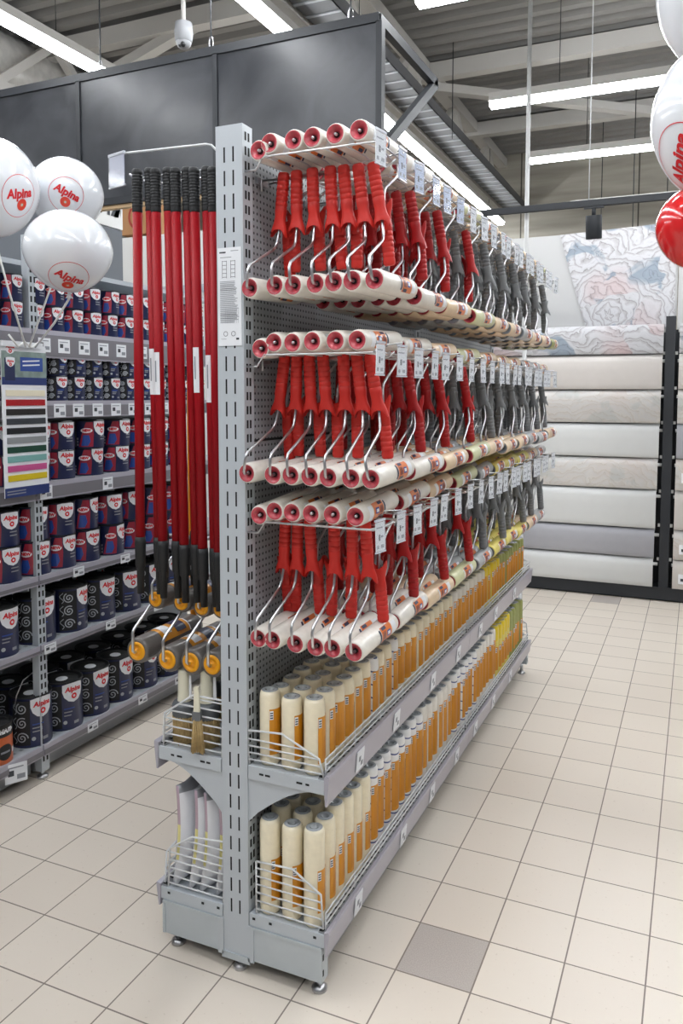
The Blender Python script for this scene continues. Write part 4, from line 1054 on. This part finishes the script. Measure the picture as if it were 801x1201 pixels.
for i, (x, z) in enumerate(((-.668, .932), (-.583, .932), (-.518, .926), (-.458, .928))):
    o = gp(); o.location = (x, -.10, z); o.scale = (.8, .8, .8); o.rotation_euler = (0, 0, random.uniform(-.04, .04)); tag(o, 'smaller grey roller with yellow end cap, upper row, %s from left' % ordn(i), 'paint roller', 'grey facade rollers under the poles')
t = thing('roller_hook', 'chromed hook rods behind the pole ends carrying the grey rollers', 'hook', (XL, .0, 1.09))
for yy in (-.005, .012):
    mb = MB(); mb.tube([(.0, yy, 0), (-.31, yy, 0), (-.325, yy, .014)], .0032, steel, 6); mb.build('hook_rod', t)
# round brushes
bristle = mat('bristle', 'b59c6c', .7, noise=.35, nscale=120); handlec = mat('cream_handle', 'e4dfc9', .35, coat=.3); ferr = mat('dark_ferrule', '6e7276', .4, .4)
def brush():
    t = thing('round_brush', 'x', 'brush')
    mb = MB(); pr = [(0, 0), (.025, 0), (.031, .004), (.032, .08)]
    mb.lathe(pr, bristle, 22)
    for k in range(26):
        a = 2*PI*k/26; mb.tube([(.0318*math.cos(a), .0318*math.sin(a), .08), (.031*math.cos(a+.05), .031*math.sin(a+.05), random.uniform(-.002, .01))], .0016, bristle, 4)
    mb.build('bristles', t)
    mb = MB(); mb.lathe([(.0325, .078), (.034, .084), (.034, .108), (.030, .116), (.018, .120), (0, .120)], ferr, 22); mb.build('ferrule', t)
    mb = MB(); mb.lathe([(.020, .118), (.0185, .13), (.017, .20), (.0175, .205), (.012, .208), (0, .208)], handlec, 18); mb.build('handle', t)
    mb = MB(); mb.prism([(.022, .13), (.034, .132), (.032, .195), (.024, .196)], -.001, .001, paper); mb.build('hang_tag', t)
    return t
bp = Proto(brush)
for i, (x, y) in enumerate(((-.556, -.115), (-.482, -.125), (-.440, -.085), (-.545, -.02), (-.47, -.02))):
    o = bp(); o.location = (x, y, .5605); o.rotation_euler = (0, 0, random.uniform(-.6, .2)); o.scale = (1, 1, .95+.05*(i % 2))
    if i == 2: o.location = (-.447, -.052, .5605)
    if i == 1: o.location = (-.492, -.118, .5605)
    if i == 0: o.location = (-.563, -.118, .5605)
    if i > 2: o.location.y = .03
    if i == 3: o.location.x = -.565
    tag(o, 'round brush with cream handle in the left wire basket, %s' % ('front left', 'front middle', 'beside the upright', 'rear left', 'rear middle')[i], 'brush', 'round brushes in the basket')
# small brush hung head down over the fence
t = thing('flat_brush', 'small pale bristle brush hanging head down over the basket wires', 'brush', (-.482, -.178, .572), .2)
mb = MB(); pr = []
for k in range(40):
    x = random.uniform(-.018, .018); y = random.uniform(-.006, .006); mb.tube([(x*.55, y, .085), (x, y, random.uniform(-.006, .006))], .0017, mat_b, 4) if False else mb.tube([(x*.55, y, .085), (x, y, random.uniform(-.006, .006))], .0017, bristle, 4)
mb.build('bristles', t)
mb = MB(); mb.prism([(-.011, .082), (.011, .082), (.012, .105), (-.012, .105)], -.006, .006, ferr); mb.build('ferrule', t)
mb = MB(); mb.prism([(-.008, .105), (.008, .105), (.006, .17), (-.006, .17)], -.004, .004, handlec); mb.build('handle', t)
# plastic packs on the lower left shelf
poly = mat('white_poly', 'dcdde2', .25, coat=.6, noise=.06, nscale=20, bump=.6); ystripe = mat('yellow_stripe', 'd8cf86', .3, coat=.5); pstripe = mat('mauve_stripe', 'ad96a2', .3, coat=.5); gstripe = mat('charcoal_print', '8a8b90', .35, coat=.5)
def pack():
    t = thing('film_pack', 'x', 'plastic pack')
    W_, D_, H_ = .022, .085, .275
    def sh(u, v, off=0):     # u -1..1 depth, v 0..1 height
        wgt = (1-abs(u)**4)*(1-(2*v-1)**6)*(1+.12*math.sin(9*v+3*u)); return W_*max(0, wgt)+.0045
    mb = MB(); N, K = 8, 14; vs = []
    for sgn in (1, -1):
        for j in range(K+1):
            for i in range(N+1):
                u = -1+2*i/N; v = j/K
                vs.append((sgn*sh(u, v)+.012*math.sin(3*v), u*D_, v*H_+.004*math.sin(5*u+7*v)))
    P_ = (N+1)*(K+1)
    for sgn in (0, 1):
        for j in range(K):
            m = poly if 0 < j < 9 or j == 0 else (ystripe if False else poly)
            for i in range(N):
                mm = poly
                if j >= K-1: mm = gstripe
                q = [sgn*P_+j*(N+1)+i, sgn*P_+j*(N+1)+i+1, sgn*P_+(j+1)*(N+1)+i+1, sgn*P_+(j+1)*(N+1)+i]
                mb.add([vs[k] for k in q], [(0, 1, 2, 3)], mm, True)
    # side seams
    for i in (0, N):
        for j in range(K):
            q = [j*(N+1)+i, P_+j*(N+1)+i, P_+(j+1)*(N+1)+i, (j+1)*(N+1)+i]
            mb.add([vs[k] for k in q], [(0, 1, 2, 3)], ystripe if 4 <= j < 9 else (pstripe if j >= 9 else poly), True)
    for j in (0, K):
        for i in range(N):
            q = [j*(N+1)+i, P_+j*(N+1)+i, P_+j*(N+1)+i+1, j*(N+1)+i+1]
            mb.add([vs[k] for k in q], [(0, 1, 2, 3)], gstripe if j == K else poly, True)
    mb.build('film_bag', t)
    return t
kp = Proto(pack)
for i, (x, lean) in enumerate(((-.578, .05), (-.532, .08), (-.486, .06), (-.442, .04))):
    o = kp(); o.location = (x, -.075+.004*i, .1705); o.rotation_euler = (0, lean, random.uniform(-.15, .05)); o.scale = (1, 1, 1.02-.01*i)
    tag(o, 'white plastic pack with yellow edge, lower left basket, %s from left' % ordn(i), 'plastic pack', 'film packs in the lower basket')

# ================================================================== BALLOONS
def balloon(loc, rx, rz, m, lab, knot=True, logo_at=None, rot=0, size=1., tilt=0, ringm=logo):
    t = thing('balloon', lab, 'balloon', loc)
    def D(p):
        x, y, z = p; k = 1-.10*max(0, -z); return (x*rx*k, y*rx*k, z*rz)
    mb = MB(); n, k = 40, 28; vs = []
    for j in range(1, k):
        a = PI*j/k
        for i in range(n): vs.append(D((math.sin(a)*math.cos(2*PI*i/n), math.sin(a)*math.sin(2*PI*i/n), math.cos(a))))
    vs += [D((0, 0, 1)), D((0, 0, -1))]; T0, B0 = len(vs)-2, len(vs)-1
    fs = [((j*n+i), (j+1)*n+i, (j+1)*n+(i+1) % n, j*n+(i+1) % n) for j in range(k-2) for i in range(n)]
    fs += [(T0, i, (i+1) % n) for i in range(n)]+[(B0, (k-2)*n+(i+1) % n, (k-2)*n+i) for i in range(n)]
    mb.add(vs, fs, m, True); mb.build('skin', t)
    mb = MB(); mb.lathe([(.006, -rz*.995), (.004, -rz-.006), (.012, -rz-.018), (0, -rz-.018)], m, 12); mb.build('knot', t)
    if logo_at:
        a, b = logo_at
        v = (CAM-Vector(loc)).normalized(); r_ = Vector((0, 0, 1)).cross(v).normalized(); u_ = v.cross(r_)
        nn = (r_*a+u_*b+v*math.sqrt(max(.05, 1-a*a-b*b))).normalized()
        tu = (u_-nn*u_.dot(nn)).normalized(); tr = tu.cross(nn)
        c_, s_ = math.cos(rot), math.sin(rot)
        ax, ay = tr*c_+tu*s_, -tr*s_+tu*c_
        mb = MB()
        def put(v2, f2, mm, e):
            o_ = []
            for x, y in v2:
                d = (nn+ax*x/rx+ay*y/rx).normalized(); q = Vector(D(d)); o_.append(q+d*e)
            mb.add(o_, f2, mm)
        R = rx*.5*size
        v2, f2 = ring2d(0, 0, R, R, R*.03, 48); put(v2, f2, ringm, .0009)
        v2, f2 = text2d('Alpina', R*.55, R*.022, .12); put([(x, y+R*.12) for x, y in v2], f2, logo, .0012)
        v2, f2 = ring2d(R*.1, -R*.36, R*.27, R*.27, R*.17, 24); put(v2, f2, orl, .0012)
        v2, f2 = ring2d(R*.1, -R*.36, R*.10, R*.10, R*.04, 20); put(v2, f2, olab, .0014)
        mb.build('printed_emblem', t, fix=False)
    return t
orl = mat('logo_orange_red', 'e2402c', .35)
BL = [((-1.443, .10, 2.160), .140, .158, (.55, -.10), .12, .92, 'white balloon with round red emblem cut off by the left edge'),
      ((-1.388, .36, 2.190), .128, .128, (.0, .02), -.42, 1.0, 'white balloon with tilted red emblem behind the other two'),
      ((-1.138, .10, 1.934), .134, .126, (.0, -.66), -.42, 1.05, 'white balloon with emblem low on its underside, lowest of three')]
for loc, rx, rz, la, rot, sz, lab in BL:
    balloon(loc, rx, rz, balw, lab, logo_at=la, rot=rot, size=sz)
for i, (a, b) in enumerate((((-1.443, .10, 1.985), (-1.535, .30, 1.66)), ((-1.388, .36, 2.045), (-1.55, .33, 1.66)), ((-1.138, .10, 1.79), (-1.52, .33, 1.66)))):
    mb = MB(); A_, B_ = Vector(a), Vector(b); mb.tube([A_, A_.lerp(B_, .4)+Vector((0, 0, -.01)), B_], .0035, white, 6)
    tag(mb.build('balloon_stick'), 'thin white balloon stick under the %s balloon at left' % ('leftmost', 'rear', 'lowest')[i], 'stick')
t = thing('stick_holder', 'folded white clip above the colour chart gathering the balloon sticks', 'holder', (-1.57, .33, 1.66))
mb = MB(); mb.tube([(.02, -.09, .04), (.02, -.05, .0), (.02, -.02, .02), (.02, .01, .0), (.02, .06, .03)], .004, white, 6); mb.build('wire_clip', t)
mb = MB(); mb.box(0, .006, -.11, .08, .0, .02, paper); mb.build('paper_strip', t)
balloon((.690, -.30, 1.962), .106, .132, balw, 'white balloon at right edge with sideways red lettering', logo_at=(-.48, -.42), rot=1.25, size=1.15)
balloon((.702, -.24, 2.200), .118, .135, balw, 'white balloon in the top right corner above the lettered one')
balloon((.664, -.30, 1.782), .067, .071, balr, 'red balloon below the white ones at the right edge')
mb = MB(); mb.tube([(.86, -.3, 0), (.86, -.29, 1.4), (.86, -.28, 2.35)], .006, white, 8); mb.tube([(.86, -.3, 0.0), (.86, -.3, .012)], .12, white, 20)
tag(mb.build('balloon_stand'), 'white balloon stand just outside the right edge', 'stand')
